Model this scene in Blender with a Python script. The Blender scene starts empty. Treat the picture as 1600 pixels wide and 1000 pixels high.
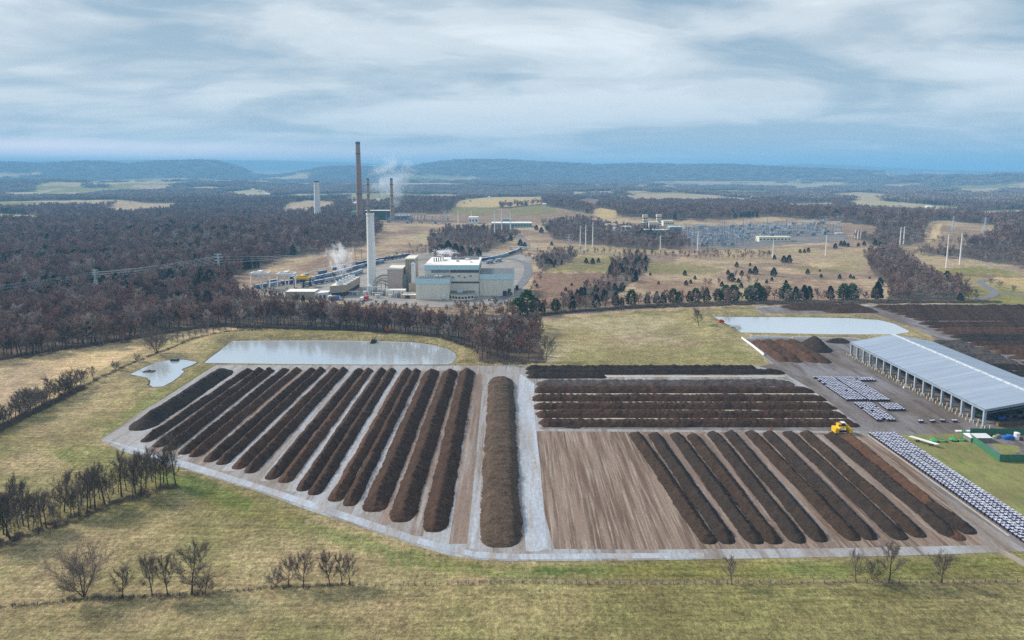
import bpy, math, random
import numpy as np
from mathutils import Vector
R = math.radians
S = bpy.context.scene
COL = S.collection
random.seed(7)
rng = np.random.default_rng(7)
# ---------------------------------------------------------------- camera
CH, F, PITCH = 110.0, 1067.0, math.radians(7.5)
HY = 270.0; CY = HY+F*math.tan(PITCH)   # horizon row, row of the lens axis
cp, sp = math.cos(PITCH), math.sin(PITCH)
cam = bpy.data.cameras.new('camera'); cam.lens = 24.0; cam.sensor_width = 36.0
cam.clip_start = 1; cam.clip_end = 90000
cam.shift_y = (CY-500)/1600
co = bpy.data.objects.new('camera', cam); COL.objects.link(co)
co.location = (0, 0, CH); co.rotation_euler = (math.pi/2-PITCH, 0, 0); S.camera = co

def P(px, py, z=0.0):
    """photo point -> world point on the level z"""
    dx = (px-800)/F; dy = -(py-CY)/F
    vx, vy, vz = dx, cp+dy*sp, -sp+dy*cp
    t = (z-CH)/vz
    return (vx*t, vy*t, z)
def P2(px, py, z=0.0): return P(px, py, z)[:2]
def PX(x, y, z=0.0):
    f = y*cp+(CH-z)*sp; u = y*sp+(z-CH)*cp
    return 800+F*x/f, CY-F*u/f
def HT(px, pyb, pyt, z0=0.0):
    """height of something standing at (px,pyb) whose top is at pyt"""
    x, y, _ = P(px, pyb, z0); k = (CY-pyt)/F
    return (CH*cp - y*sp + k*(y*cp+CH*sp))/(cp+k*sp)
def MPP(py): # metres per photo pixel at the ground
    x, y, _ = P(800, py); return (y*cp+CH*sp)/F

def sstep(a, b, x):
    t = np.clip((x-a)/(b-a), 0, 1); return t*t*(3-2*t)
# ---------------------------------------------------------------- numpy noise
_tab = np.random.default_rng(3).random((256, 256))
def vnoise(x, y):
    xi = np.floor(x).astype(int); yi = np.floor(y).astype(int)
    fx = x-xi; fy = y-yi; fx = fx*fx*(3-2*fx); fy = fy*fy*(3-2*fy)
    a = _tab[xi & 255, yi & 255]; b = _tab[(xi+1) & 255, yi & 255]
    c = _tab[xi & 255, (yi+1) & 255]; d = _tab[(xi+1) & 255, (yi+1) & 255]
    return (a*(1-fx)+b*fx)*(1-fy)+(c*(1-fx)+d*fx)*fy
def fbm(x, y, n=4):
    s = 0; a = .5; t = 0
    for i in range(n):
        s = s+a*vnoise(x*2**i+17*i, y*2**i+5*i); t += a; a *= .5
    return s/t
def sdf(x, y, poly, pad=1e9):
    """signed distance (inside negative)"""
    x = np.asarray(x, float); y = np.asarray(y, float)
    pl = np.array(poly, float)
    out = np.full(x.shape, 1e6)
    m = (x > pl[:, 0].min()-pad) & (x < pl[:, 0].max()+pad) & (y > pl[:, 1].min()-pad) & (y < pl[:, 1].max()+pad)
    if not m.any(): return out
    X = x[m]; Y = y[m]; d = np.full(X.shape, 1e12); ins = np.zeros(X.shape, bool)
    n = len(pl)
    for i in range(n):
        ax, ay = pl[i]; bx, by = pl[(i+1) % n]
        ex, ey = bx-ax, by-ay; wx, wy = X-ax, Y-ay
        t = np.clip((wx*ex+wy*ey)/(ex*ex+ey*ey+1e-12), 0, 1)
        d = np.minimum(d, (wx-ex*t)**2+(wy-ey*t)**2)
        c = ((ay > Y) != (by > Y))
        with np.errstate(divide='ignore', invalid='ignore'):
            xi = (bx-ax)*(Y-ay)/(by-ay)+ax
        ins ^= c & (X < xi)
    out[m] = np.where(ins, -1, 1)*np.sqrt(d)
    return out
# ---------------------------------------------------------------- materials
def lin(c):
    if isinstance(c, str):
        c = [int(c[i:i+2], 16)/255 for i in (0, 2, 4)]
        c = [((v+.055)/1.055)**2.4 if v > .04045 else v/12.92 for v in c]
    return (c[0], c[1], c[2], 1)
MATS = {}
def mat(name, col, rough=.8, metal=0, vary=.15, scale=.5, bump=0, bscale=2, stretch=(1, 1, 1), col2=None, spec=.3, rnd=0):
    if name in MATS: return MATS[name]
    m = bpy.data.materials.new(name); m.use_nodes = True; nt = m.node_tree; N = nt.nodes; L = nt.links
    b = N['Principled BSDF']; b.inputs['Roughness'].default_value = rough; b.inputs['Metallic'].default_value = metal
    b.inputs['Specular IOR Level'].default_value = spec
    tc = N.new('ShaderNodeTexCoord'); mp = N.new('ShaderNodeMapping'); mp.inputs['Scale'].default_value = stretch
    L.new(tc.outputs['Object'], mp.inputs['Vector'])
    n = N.new('ShaderNodeTexNoise'); n.inputs['Scale'].default_value = scale; n.inputs['Detail'].default_value = 6
    n.inputs['Roughness'].default_value = .65
    L.new(mp.outputs[0], n.inputs['Vector'])
    r = N.new('ShaderNodeValToRGB'); c = lin(col)
    c2 = lin(col2) if col2 else tuple(min(1, v*(1+vary)) for v in c[:3])+(1,)
    c1 = c if col2 else tuple(v*(1-vary) for v in c[:3])+(1,)
    r.color_ramp.elements[0].position = .35; r.color_ramp.elements[1].position = .65
    r.color_ramp.elements[0].color = c1; r.color_ramp.elements[1].color = c2
    L.new(n.outputs['Fac'], r.inputs['Fac'])
    out = r.outputs['Color']
    if rnd:
        oi = N.new('ShaderNodeObjectInfo'); mr = N.new('ShaderNodeMapRange')
        mr.inputs['To Min'].default_value = 1-rnd; mr.inputs['To Max'].default_value = 1+rnd
        L.new(oi.outputs['Random'], mr.inputs['Value'])
        hs = N.new('ShaderNodeHueSaturation'); L.new(mr.outputs[0], hs.inputs['Value']); L.new(out, hs.inputs['Color']); out = hs.outputs[0]
    L.new(out, b.inputs['Base Color'])
    if bump:
        n2 = N.new('ShaderNodeTexNoise'); n2.inputs['Scale'].default_value = bscale; n2.inputs['Detail'].default_value = 5
        L.new(mp.outputs[0], n2.inputs['Vector'])
        bp = N.new('ShaderNodeBump'); bp.inputs['Strength'].default_value = 1; bp.inputs['Distance'].default_value = bump
        L.new(n2.outputs['Fac'], bp.inputs['Height']); L.new(bp.outputs[0], b.inputs['Normal'])
    MATS[name] = m; return m
# ---------------------------------------------------------------- mesh builder
class MB:
    def __init__(s): s.v = []; s.f = []; s.m = []; s.mats = []
    def mi(s, m):
        if m not in s.mats: s.mats.append(m)
        return s.mats.index(m)
    def add(s, vs, fs, m):
        o = len(s.v); k = s.mi(m); s.v += vs
        for f in fs: s.f.append(tuple(i+o for i in f)); s.m.append(k)
        return s
    def prism(s, poly, z0, z1, m, mtop=None):
        n = len(poly)
        ar = sum(poly[i][0]*poly[(i+1) % n][1]-poly[(i+1) % n][0]*poly[i][1] for i in range(n))
        if ar < 0: poly = poly[::-1]
        vs = [(p[0], p[1], z0) for p in poly]+[(p[0], p[1], z1) for p in poly]
        s.add(vs, [(i, (i+1) % n, n+(i+1) % n, n+i) for i in range(n)]+[tuple(range(n-1, -1, -1))], m)
        s.add(vs[n:], [tuple(range(n))], mtop or m); return s
    def box(s, x0, x1, y0, y1, z0, z1, m, mtop=None):
        return s.prism([(x0, y0), (x1, y0), (x1, y1), (x0, y1)], z0, z1, m, mtop)
    def tube(s, pts, rad, m, n=6, caps=True):
        pts = [Vector(p) for p in pts]
        if not hasattr(rad, '__len__'): rad = [rad]*len(pts)
        vs = []; fs = []
        for i, p in enumerate(pts):
            d = (pts[min(i+1, len(pts)-1)]-pts[max(i-1, 0)]).normalized()
            a = d.orthogonal().normalized() if abs(d.z) < .999 else Vector((1, 0, 0)); 
            if abs(d.z) >= .999: b = Vector((0, 1, 0))
            else: b = d.cross(a)
            for k in range(n):
                t = 2*math.pi*k/n; q = p+(a*math.cos(t)+b*math.sin(t))*rad[i]; vs.append(tuple(q))
        for i in range(len(pts)-1):
            for k in range(n):
                fs.append((i*n+k, i*n+(k+1) % n, (i+1)*n+(k+1) % n, (i+1)*n+k))
        if caps: fs.append(tuple(range(n-1, -1, -1))); fs.append(tuple(range((len(pts)-1)*n, len(pts)*n)))
        return s.add(vs, fs, m)
    def cyl(s, x, y, z0, z1, r0, r1, m, n=24): return s.tube([(x, y, z0), (x, y, z1)], [r0, r1], m, n)
    def bar(s, a, b, w, m): return s.tube([a, b], w, m, 4)
    def build(s, name, parent=None, loc=(0, 0, 0), smooth=False, rz=0):
        me = bpy.data.meshes.new(name); me.from_pydata(s.v, [], s.f)
        for m in s.mats: me.materials.append(m)
        me.polygons.foreach_set('material_index', s.m)
        if smooth: me.polygons.foreach_set('use_smooth', [True]*len(s.f))
        me.update()
        return link(name, me, parent, loc, rz)
def link(name, data, parent=None, loc=(0, 0, 0), rz=0):
    o = bpy.data.objects.new(name, data); COL.objects.link(o); o.location = loc; o.rotation_euler = (0, 0, rz)
    if parent: o.parent = parent
    return o
def npmesh(name, V, Fq, m, smooth=True):
    me = bpy.data.meshes.new(name); V = np.asarray(V, np.float32); Fq = np.asarray(Fq, np.int32)
    k = Fq.shape[1]
    me.vertices.add(len(V)); me.vertices.foreach_set('co', V.ravel())
    me.loops.add(Fq.size); me.loops.foreach_set('vertex_index', Fq.ravel())
    me.polygons.add(len(Fq)); me.polygons.foreach_set('loop_start', np.arange(0, Fq.size, k, dtype=np.int32))
    me.polygons.foreach_set('loop_total', np.full(len(Fq), k, np.int32))
    if smooth: me.polygons.foreach_set('use_smooth', np.ones(len(Fq), bool))
    me.materials.append(m); me.update(calc_edges=True); return me
def tag(o, label=None, cat=None, group=None, kind=None):
    if label: o['label'] = label
    if cat: o['category'] = cat
    if group: o['group'] = group
    if kind: o['kind'] = kind
    return o
def thing(name, label, cat, loc=(0, 0, 0), group=None, rz=0):
    return tag(link(name, None, None, loc, rz), label, cat, group)
KIDS = {}
def adopt(root):
    KIDS[root.name] = [o for o in COL.objects if o.parent == root]
def copy_tree(root, loc, rz=0, label=None, scale=None):
    r = root.copy(); COL.objects.link(r); r.location = loc; r.rotation_euler = (0, 0, rz)
    if label: r['label'] = label
    if scale is not None: r.scale = (scale, scale, scale) if not hasattr(scale, '__len__') else scale
    if root.name not in KIDS: adopt(root)
    for c in KIDS[root.name]:
        d = c.copy(); COL.objects.link(d); d.parent = r
        if c.name not in KIDS: adopt(c)
        for g in KIDS[c.name]:
            e = g.copy(); COL.objects.link(e); e.parent = d
    return r
# ================================================================ terrain
PAD1 = [P2(*p) for p in [(155, 687), (200, 657), (260, 619), (337, 570.5), (600, 571), (822, 571.5), (1000, 572.5), (1183, 573), (1206, 568.5), (1180, 546), (1157, 527.5), (1330, 527), (1430, 541), (1478, 537), (1440, 517), (1367, 491),
       (1190, 490), (1176, 481.5), (1196, 478), (1360, 476.5), (1780, 475), (2150, 860), (1600, 862), (1400, 869), (1000, 876), (800, 877.5), (745, 875), (700, 868), (640, 850), (560, 823), (480, 797), (400, 768), (320, 743), (250, 723), (190, 705)]]
PONDS = [
 [P2(*p) for p in [(322, 567), (331, 559), (345, 549), (360, 537), (366, 533), (420, 532.5), (500, 532.5), (580, 533.5), (640, 535), (672, 539), (697, 545), (709, 553), (711, 559), (704, 567), (698, 569.5), (600, 569.5), (450, 568.5)]],
 [P2(*p) for p in [(207, 585), (225, 576), (245, 567), (263, 564), (285, 563), (306, 567), (296, 572), (280, 578), (284, 581), (278, 588), (268, 596), (255, 603), (240, 604), (235, 601), (237, 594), (232, 589.5)]],
 [P2(*p) for p in [(1117, 495), (1160, 495.5), (1250, 496.5), (1330, 497.5), (1370, 500), (1395, 506), (1417, 517), (1418, 519), (1395, 522.5), (1300, 522), (1160, 519.5), (1150, 512), (1135, 505)]],
]
CREST = [2.6, .9, 2.0]
# ridge lines seen on the horizon: (photo x, photo y, distance m)
def skyl(pts): 
    a = np.array(pts, float); return a
RIDGES = [
 (9000, 900, skyl([(-900, 262), (-300, 258), (0, 254.5), (60, 258), (110, 255), (150, 253.5), (200, 258), (245, 253.5), (300, 252), (335, 252), (365, 260), (392, 270), (410, 276), (9999, 276)])),
 (8600, 900, skyl([(-9999, 277), (440, 275), (475, 269), (505, 263), (545, 260.5), (600, 263.5), (640, 261.5), (700, 252.5), (740, 250.5), (790, 251), (850, 255), (940, 258.5), (1000, 257.5), (1060, 258.5), (1150, 258.5), (1230, 262.5), (1300, 266), (1380, 270), (1450, 276), (9999, 277)])),
 (16000, 1200, skyl([(-900, 256), (0, 251.5), (120, 250.5), (230, 250), (420, 250.5), (480, 251.5), (560, 254.5), (640, 257.5), (800, 260), (1000, 262), (1180, 259), (1250, 255.5), (1300, 257), (1400, 262), (1480, 266), (1600, 268), (2200, 268)])),
 (5200, 500, skyl([(-900, 288), (0, 285.5), (80, 284), (150, 286), (220, 283.5), (300, 284), (400, 285), (500, 287), (620, 286), (760, 285.5), (860, 289), (960, 293), (1040, 296), (1100, 297), (9999, 298)])),
 (7000, 600, skyl([(-9999, 284), (1360, 283), (1420, 278.5), (1450, 275.5), (1500, 276.5), (1560, 275), (1620, 274), (1800, 275), (2500, 276)])),
]
HILLS = [(P2(500, 372), 190, 9), (P2(1350, 352), 230, 12), (P2(1150, 340), 300, 10), (P2(200, 360), 260, 7), (P2(760, 322), 260, 14), (P2(900, 336), 220, 8), (P2(1500, 372), 150, 6)]
def height(x, y):
    x = np.asarray(x, float); y = np.asarray(y, float); r = np.hypot(x, y)+1e-6
    az = np.arctan2(x, y)
    A = sstep(900, 3500, r)
    h = A*((fbm(x/700+3, y/700+8, 3)-.5)*34 + (fbm(x/2600, y/2600, 3)-.5)*40*sstep(2500, 6000, r))
    for (hx, hy), s, a in HILLS: h = h+a*np.exp(-((x-hx)**2+(y-hy)**2)/(2*s*s))
    ppx = 800+F*np.tan(np.clip(az, -1.3, 1.3))/cp
    ppx = np.where(np.abs(az) > 1.3, 9000*np.sign(az), ppx)
    for d, w, sk in RIDGES:
        yy = np.interp(ppx, sk[:, 0], sk[:, 1])
        slope = (270-yy)/F*cp*cp*np.cos(np.clip(az, -1.3, 1.3))
        hh = CH+d*slope
        prof = np.exp(-((r-d)/w)**2)
        h = np.maximum(h, (hh+ (fbm(x/300, y/300, 3)-.5)*hh*.05)*prof+h*(1-prof)) if d > 5000 else np.maximum(h, hh*prof+h*(1-prof))
    # gentle grass relief near
    h = h+(fbm(x/60, y/60, 3)-.5)*1.2*sstep(60, 140, r)
    # site is flat, ponds are dug with a bank round them
    m = (r < 1500) & (y > 0)
    if m.any():
        X = x[m]; Y = y[m]; H = h[m]; dp = sdf(X, Y, PAD1)
        k = sstep(1.5, 22, dp); H = H*k
        for pol, c in zip(PONDS, CREST):
            d = sdf(X, Y, pol, 60)
            bank = np.where(d < 0, -2.2*sstep(0, -6, d), c*sstep(0, 9, d)*(1-sstep(15, 34, d)))
            inf = 1-sstep(20, 40, d)
            H = H*(1-inf)+np.where(d < 0, bank, bank*sstep(2, 12, dp)+.3*sstep(0, 2, d)*(1-sstep(0, 12, dp)))*inf
        for pol in PONDS:
            d = sdf(X, Y, pol, 60); H = np.where(d < 3, np.minimum(H, np.where(d < 0, -2.2*sstep(0, -6, d), .5*sstep(0, 3, d)+.0)), H)
        H = np.where(dp < 0, -.25*sstep(0, -1.5, dp), H)
        h[m] = H
    return h
def hz(x, y): return float(height(np.array([x]), np.array([y]))[0])
# pixel row -> radius rings
ys = list(np.arange(273.2, 300, .5))+list(np.arange(300, 620, .85))+list(np.arange(620, 1040, 1.7))+[1060, 1100, 1160, 1240, 1350, 1500, 1700, 2000, 2600]
rr = [CH/math.tan(PITCH+math.atan((y-CY)/F)) for y in ys]
rr += list(np.arange(4000, 9900, 160))+list(np.arange(14000, 18000, 500))+[50000]
rr = np.array(sorted(rr))
az = np.concatenate([np.radians(np.arange(-47, 47.001, .088)), np.radians(np.arange(50, 313, 3.0))])
RR, AZ = np.meshgrid(rr, az, indexing='ij')
GX = (RR*np.sin(AZ)).ravel(); GY = (RR*np.cos(AZ)).ravel()
GH = height(GX, GY)
nr, na = RR.shape
idx = np.arange(nr*na).reshape(nr, na); j2 = np.roll(idx, -1, axis=1)
Fq = np.stack([idx[:-1], idx[1:], j2[1:], j2[:-1]], -1).reshape(-1, 4)
# ---------------------------------------------------------------- land cover (what grows where; no light in it)
with np.errstate(divide='ignore', invalid='ignore'):
    ff = GY*cp+CH*sp; front = ff > 30
    QX = np.where(front, 800+F*GX/ff, -9999); QY = np.where(front, CY-F*(GY*sp-CH*cp)/ff, 9999)
C = {k: np.array(lin(v)[:3]) for k, v in dict(
  dry='908363', green='72703f', lush='52662f', tan='9c8a72', floor='5c5048', floor2='4c4944', brown='7f6d5f', red='775f53', sand='a8946c', olive='746e4b', bank='807557', straw='b39e7a', blue='4e5258', pale='9a9074').items()}
# which land is not wood, outlined on the ground
NEARF = [(-400, 700), (-150, 590), (0, 564), (50, 558), (100, 547), (200, 533), (225, 527), (275, 517), (330, 512), (400, 512), (500, 516), (570, 524), (640, 529), (690, 534), (735, 549), (752, 568), (852, 568), (846, 530), (838, 500), (900, 491), (1000, 485), (1200, 476), (1800, 470), (2600, 470), (3500, 1100), (3500, 3000), (-3500, 3000), (-3500, 1000)]
YARD = [(352, 437), (400, 420), (440, 406), (500, 398), (570, 388), (598, 368), (590, 352), (530, 348), (540, 341), (640, 338), (700, 336), (760, 330), (870, 332), (925, 342), (1000, 347), (1060, 352), (1200, 350), (1330, 360), (1345, 378), (1400, 385), (1440, 380), (1450, 362), (1468, 354), (1552, 360), (1556, 380), (1500, 392), (1540, 406), (1600, 415), (1900, 425), (2200, 480), (1600, 480), (1200, 478), (1000, 487), (838, 502), (812, 500), (812, 492), (760, 492), (690, 492), (640, 484), (560, 478), (480, 475), (390, 466)]
WOODS_IN = [[(668, 374), (700, 361), (790, 359), (818, 370), (775, 388), (748, 403), (690, 412), (672, 408)],
 [(846, 352), (905, 346), (1000, 360), (1062, 366), (1082, 382), (1060, 391), (990, 389), (930, 384), (860, 374)],
 [(868, 483), (890, 462), (945, 436), (956, 408), (985, 398), (1012, 400), (1014, 420), (988, 442), (960, 462), (930, 481)],
 [(1352, 402), (1375, 392), (1402, 394), (1425, 408), (1450, 428), (1500, 448), (1512, 472), (1385, 474), (1392, 450), (1362, 424)],
 [(1420, 392), (1480, 392), (1600, 398), (1900, 400), (1900, 428), (1600, 418), (1540, 410), (1470, 402)],
 [(1330, 380), (1345, 372), (1440, 372), (1445, 384), (1400, 388)],
 [(838, 398), (880, 392), (905, 398), (890, 410), (850, 424), (838, 418)]]
FIELDS = [([(110, 297), (150, 294), (213, 293.5), (212, 297), (150, 299.5), (112, 300)], 'tan'), ([(222, 296), (245, 291), (266, 291), (266, 297), (240, 298)], 'sand'),
 ([(285, 292.5), (330, 291), (360, 293), (340, 296), (300, 296)], 'tan'), ([(340, 300), (400, 296), (425, 299), (420, 304), (370, 305)], 'pale'),
 ([(160, 327), (185, 320), (215, 317), (278, 318), (262, 325), (215, 328), (205, 330)], 'tan'), ([(178, 316), (205, 315), (200, 318), (180, 318)], 'tan'),
 ([(0, 334), (60, 337), (75, 339), (40, 340.5), (0, 340)], 'sand'), ([(-60, 301), (18, 302), (16, 305), (-60, 305)], 'sand'),
 ([(440, 329), (452, 317), (480, 313), (525, 316), (515, 321), (480, 329)], 'tan'), ([(536, 312), (560, 305), (610, 300), (635, 303), (630, 308), (590, 314)], 'tan'),
 ([(640, 304), (700, 303), (735, 307), (700, 309), (650, 307)], 'tan'), ([(712, 319), (720, 313), (760, 308), (845, 307), (848, 313), (800, 318), (740, 320)], 'sand'),
 ([(700, 328), (715, 323), (780, 324), (778, 328), (740, 331)], 'olive'), ([(790, 331), (800, 324), (850, 320), (872, 327), (855, 330), (810, 331)], 'olive'),
 ([(903, 312), (920, 309), (938, 313), (930, 320), (908, 318)], 'red'), ([(926, 327), (940, 325), (965, 330), (960, 335), (935, 333)], 'sand'),
 ([(975, 292), (1010, 289), (1015, 293)], 'tan'), ([(1030, 284), (1070, 283), (1075, 288), (1045, 291)], 'tan'), ([(1045, 297), (1060, 295), (1055, 299)], 'tan'),
 ([(1215, 290), (1240, 287), (1285, 288), (1290, 293), (1250, 295)], 'lush'), ([(1270, 286), (1300, 283), (1312, 285), (1285, 289)], 'tan'), ([(1205, 281), (1240, 279), (1250, 281)], 'sand'),
 ([(1228, 323), (1235, 318), (1300, 317), (1302, 320), (1260, 324)], 'tan'), ([(1288, 303), (1340, 300), (1400, 304), (1380, 308), (1300, 306)], 'tan'),
 ([(1325, 315), (1350, 308), (1385, 314), (1430, 318), (1500, 324), (1496, 328), (1420, 328), (1340, 322)], 'pale'),
 ([(1370, 292), (1395, 287), (1435, 286), (1440, 290), (1400, 293)], 'tan'), ([(1490, 297), (1520, 292), (1570, 293), (1565, 300), (1530, 300)], 'tan'),
 ([(1260, 356), (1280, 349), (1340, 350), (1370, 354), (1365, 358), (1300, 360)], 'brown'), ([(1515, 330), (1600, 328), (1620, 332), (1540, 335)], 'tan'),
 ([(1440, 300), (1500, 298), (1500, 301), (1450, 302)], 'pale'), ([(1560, 288), (1640, 286), (1640, 289), (1570, 290)], 'tan'), ([(880, 300), (960, 298), (965, 301), (890, 303)], 'pale')]
def true_q(x, y, z):
    f_ = np.maximum(y*cp+(CH-z)*sp, 30); return 800+F*x/f_, CY-F*(y*sp+(z-CH)*cp)/f_
def patch(x, y):
    r = np.hypot(x, y); v = fbm(x/820+40, y/820+11, 4); lo = np.where(r > 5500, .53, .558)
    return sstep(2300, 3000, r)*sstep(lo, lo+.02, v)
def wood_at(qx, qy, jit=1.0, tq=None, xy=None):
    """1 where woods cover the ground"""
    n = (fbm(qx/14+1, qy/5+2, 3)-.5)*jit
    w = np.ones(np.shape(qx))
    sy = np.clip((qy-270)/130, .12, 1)*3.0
    for pl in (NEARF, YARD):
        w = np.minimum(w, sstep(-.6, .6, sdf(qx, qy, pl, 4000)/sy+n*3))
    for pl in WOODS_IN: w = np.maximum(w, 1-sstep(-.6, .6, sdf(qx, qy, pl, 20)/sy+n*3))
    if tq is None: tq = (qx, qy)
    if xy is not None: w = np.minimum(w, 1-patch(*xy)*(height(*xy) < 110 if xy[0].size < 4e5 else GH < 110))
    for pl, _ in FIELDS:
        for k in field_shift(pl): w = np.minimum(w, sstep(-.5, .5, sdf(tq[0], tq[1]-k, pl, 10)+n*1.0))
    return w
def field_shift(pl):
    yc = sum(p[1] for p in pl)/len(pl); d = max(1.0, min(9.0, 11*(yc-266)/CH)); return (0, d*.5, d)
col = np.zeros((len(GX), 3)); nz = fbm(GX/45, GY/45, 4)[:, None]; nz2 = fbm(GX/170+9, GY/170+4, 3)[:, None]
mixc = lambda a, b, t: a*(1-t)+b*t
near = mixc(C['dry'], C['olive'], sstep(.35, .65, nz)); near = mixc(near, C['green'], .35*sstep(.5, .75, nz2))
col[:] = near
def paint(poly, c, soft=2.0, amt=1.0, c2=None, jit=1.0, stretch=1.0):
    global col
    lo, hi = -soft, soft
    d = sdf(QX, QY, poly, 40)
    m = d < soft*3+8
    if not m.any(): return
    n = (fbm(QX[m]/12*stretch, QY[m]/6, 3)-.5)*jit*soft*4
    t = ((1-sstep(lo, hi, d[m]+n))*amt)[:, None]
    cc = C[c] if c2 is None else mixc(C[c], C[c2], sstep(.35, .65, nz[m]))
    col[m] = mixc(col[m], cc, t)
# meadows close by
paint([(-500, 760), (0, 655), (60, 640), (130, 596), (200, 556), (240, 540), (330, 520), (400, 512), (500, 508), (420, 500), (225, 520), (0, 560), (-500, 640)], 'straw', 3, 1, 'tan')
paint([(60, 700), (140, 650), (250, 590), (330, 540), (360, 516), (480, 508), (700, 520), (760, 560), (700, 572), (330, 572), (155, 690), (120, 720)], 'green', 4, .3, 'olive')
paint([(170, 660), (260, 600), (320, 570), (340, 570), (200, 668), (150, 700)], 'lush', 3, .45, 'green')
paint([(80, 705), (150, 698), (280, 735), (480, 812), (640, 862), (760, 890), (1000, 890), (1600, 878), (1800, 880), (1800, 905), (1300, 912), (1000, 908), (800, 905), (640, 885), (450, 830), (260, 770), (110, 730)], 'lush', 5, .5, 'green', 1.6)
paint([(255, 735), (330, 755), (400, 785), (380, 800), (300, 770), (250, 750)], 'lush', 4, .55)
paint([(820, 884), (1000, 882), (1400, 876), (1620, 868), (1640, 888), (1300, 897), (1000, 899), (850, 896)], 'lush', 3, .6, 'green')
paint([(700, 905), (1000, 906), (1600, 910), (1600, 914), (1000, 912), (700, 909)], 'brown', 1.5, .6)
paint([(850, 570), (848, 500), (1100, 486), (1160, 530), (1205, 570), (1100, 573)], 'pale', 5, .8, 'dry')
paint([(880, 560), (900, 545), (1020, 538), (1130, 538), (1205, 568), (1100, 574), (850, 574)], 'green', 5, .6, 'olive')
paint([(1010, 520), (1090, 490), (1140, 505), (1160, 535), (1190, 560), (1120, 545)], 'green', 5, .45)
paint([(940, 540), (950, 522), (1060, 515), (1100, 530), (1100, 540), (1000, 542)], 'brown', 4, .35)
paint([(560, 520), (700, 524), (760, 560), (740, 570), (712, 566), (690, 540), (640, 530), (370, 528), (310, 560), (330, 530), (380, 512)], 'bank', 3, .6, 'olive')
for i, pol in enumerate(PONDS):
    d = sdf(GX, GY, pol, 40); t = (sstep(-1, .5, d)*(1-sstep(5, 11, d))*.7)[:, None]; col = mixc(col, C['bank'], t)
    t = ((1-sstep(.8, 2.0, d)))[:, None]; col = mixc(col, C['floor2']*.7, t)
# plant surroundings
paint(YARD, 'brown', 2, 1, 'tan')
paint([(830, 425), (960, 428), (950, 440), (900, 465), (860, 480), (835, 470)], 'red', 2, .9)
paint([(1000, 425), (1040, 440), (1110, 440), (1130, 460), (1080, 470), (990, 450)], 'red', 3, .7)
paint([(1250, 435), (1340, 440), (1380, 455), (1360, 470), (1250, 466), (1200, 455)], 'red', 4, .5)
paint([(860, 400), (960, 402), (960, 424), (850, 428), (850, 415)], 'olive', 3, .8, 'green')
paint([(1010, 412), (1100, 412), (1130, 425), (1020, 428)], 'green', 3, .8, 'olive')
paint([(1240, 415), (1340, 412), (1345, 425), (1250, 428)], 'green', 3, .45)
paint([(1262, 411), (1310, 410), (1300, 418), (1270, 417)], 'straw', 1.2, .8)
paint([(860, 385), (1030, 388), (1040, 398), (900, 400)], 'dry', 2, .8)
paint([(1120, 388), (1350, 390), (1470, 400), (1480, 425), (1350, 420), (1120, 405)], 'tan', 3, .6, 'dry')
paint([(1430, 420), (1540, 416), (1600, 425), (1900, 430), (1900, 480), (1500, 478), (1500, 445), (1450, 430)], 'dry', 3, .9, 'green')
paint([(1435, 425), (1600, 432), (1600, 436), (1440, 429)], 'red', 1, .8)
paint([(1548, 437), (1560, 433), (1700, 434), (1760, 470), (1600, 450)], 'sand', 1.2, 1)
paint([(1450, 385), (1456, 368), (1470, 362), (1465, 380)], 'straw', 1.5, .9)
paint([(600, 345), (760, 330), (870, 333), (930, 345), (860, 350), (720, 352)], 'brown', 2, .7, 'red')
paint([(640, 378), (660, 372), (680, 375), (670, 382), (645, 382)], 'pale', 1.2, .9)
paint([(840, 470), (970, 470), (950, 480), (850, 492)], 'floor', 3, .7)
# woods floor everywhere else
TQ = true_q(GX, GY, GH); W = wood_at(QX, QY, 1.0, TQ, (GX, GY)); W = np.where(front, W, 0)[:, None]
fl = mixc(C['floor'], C['floor2'], sstep(.4, .6, nz)); fl = mixc(fl, C['brown']*.8, .4*sstep(.5, .8, nz2))
col = mixc(col, fl, W)
sq = (QX, QY); QX, QY = TQ
for pl, c in FIELDS:
    for k in field_shift(pl)[::-1]: paint([(p[0], p[1]+k) for p in pl], c, .5, .9)
QX, QY = sq
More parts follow.
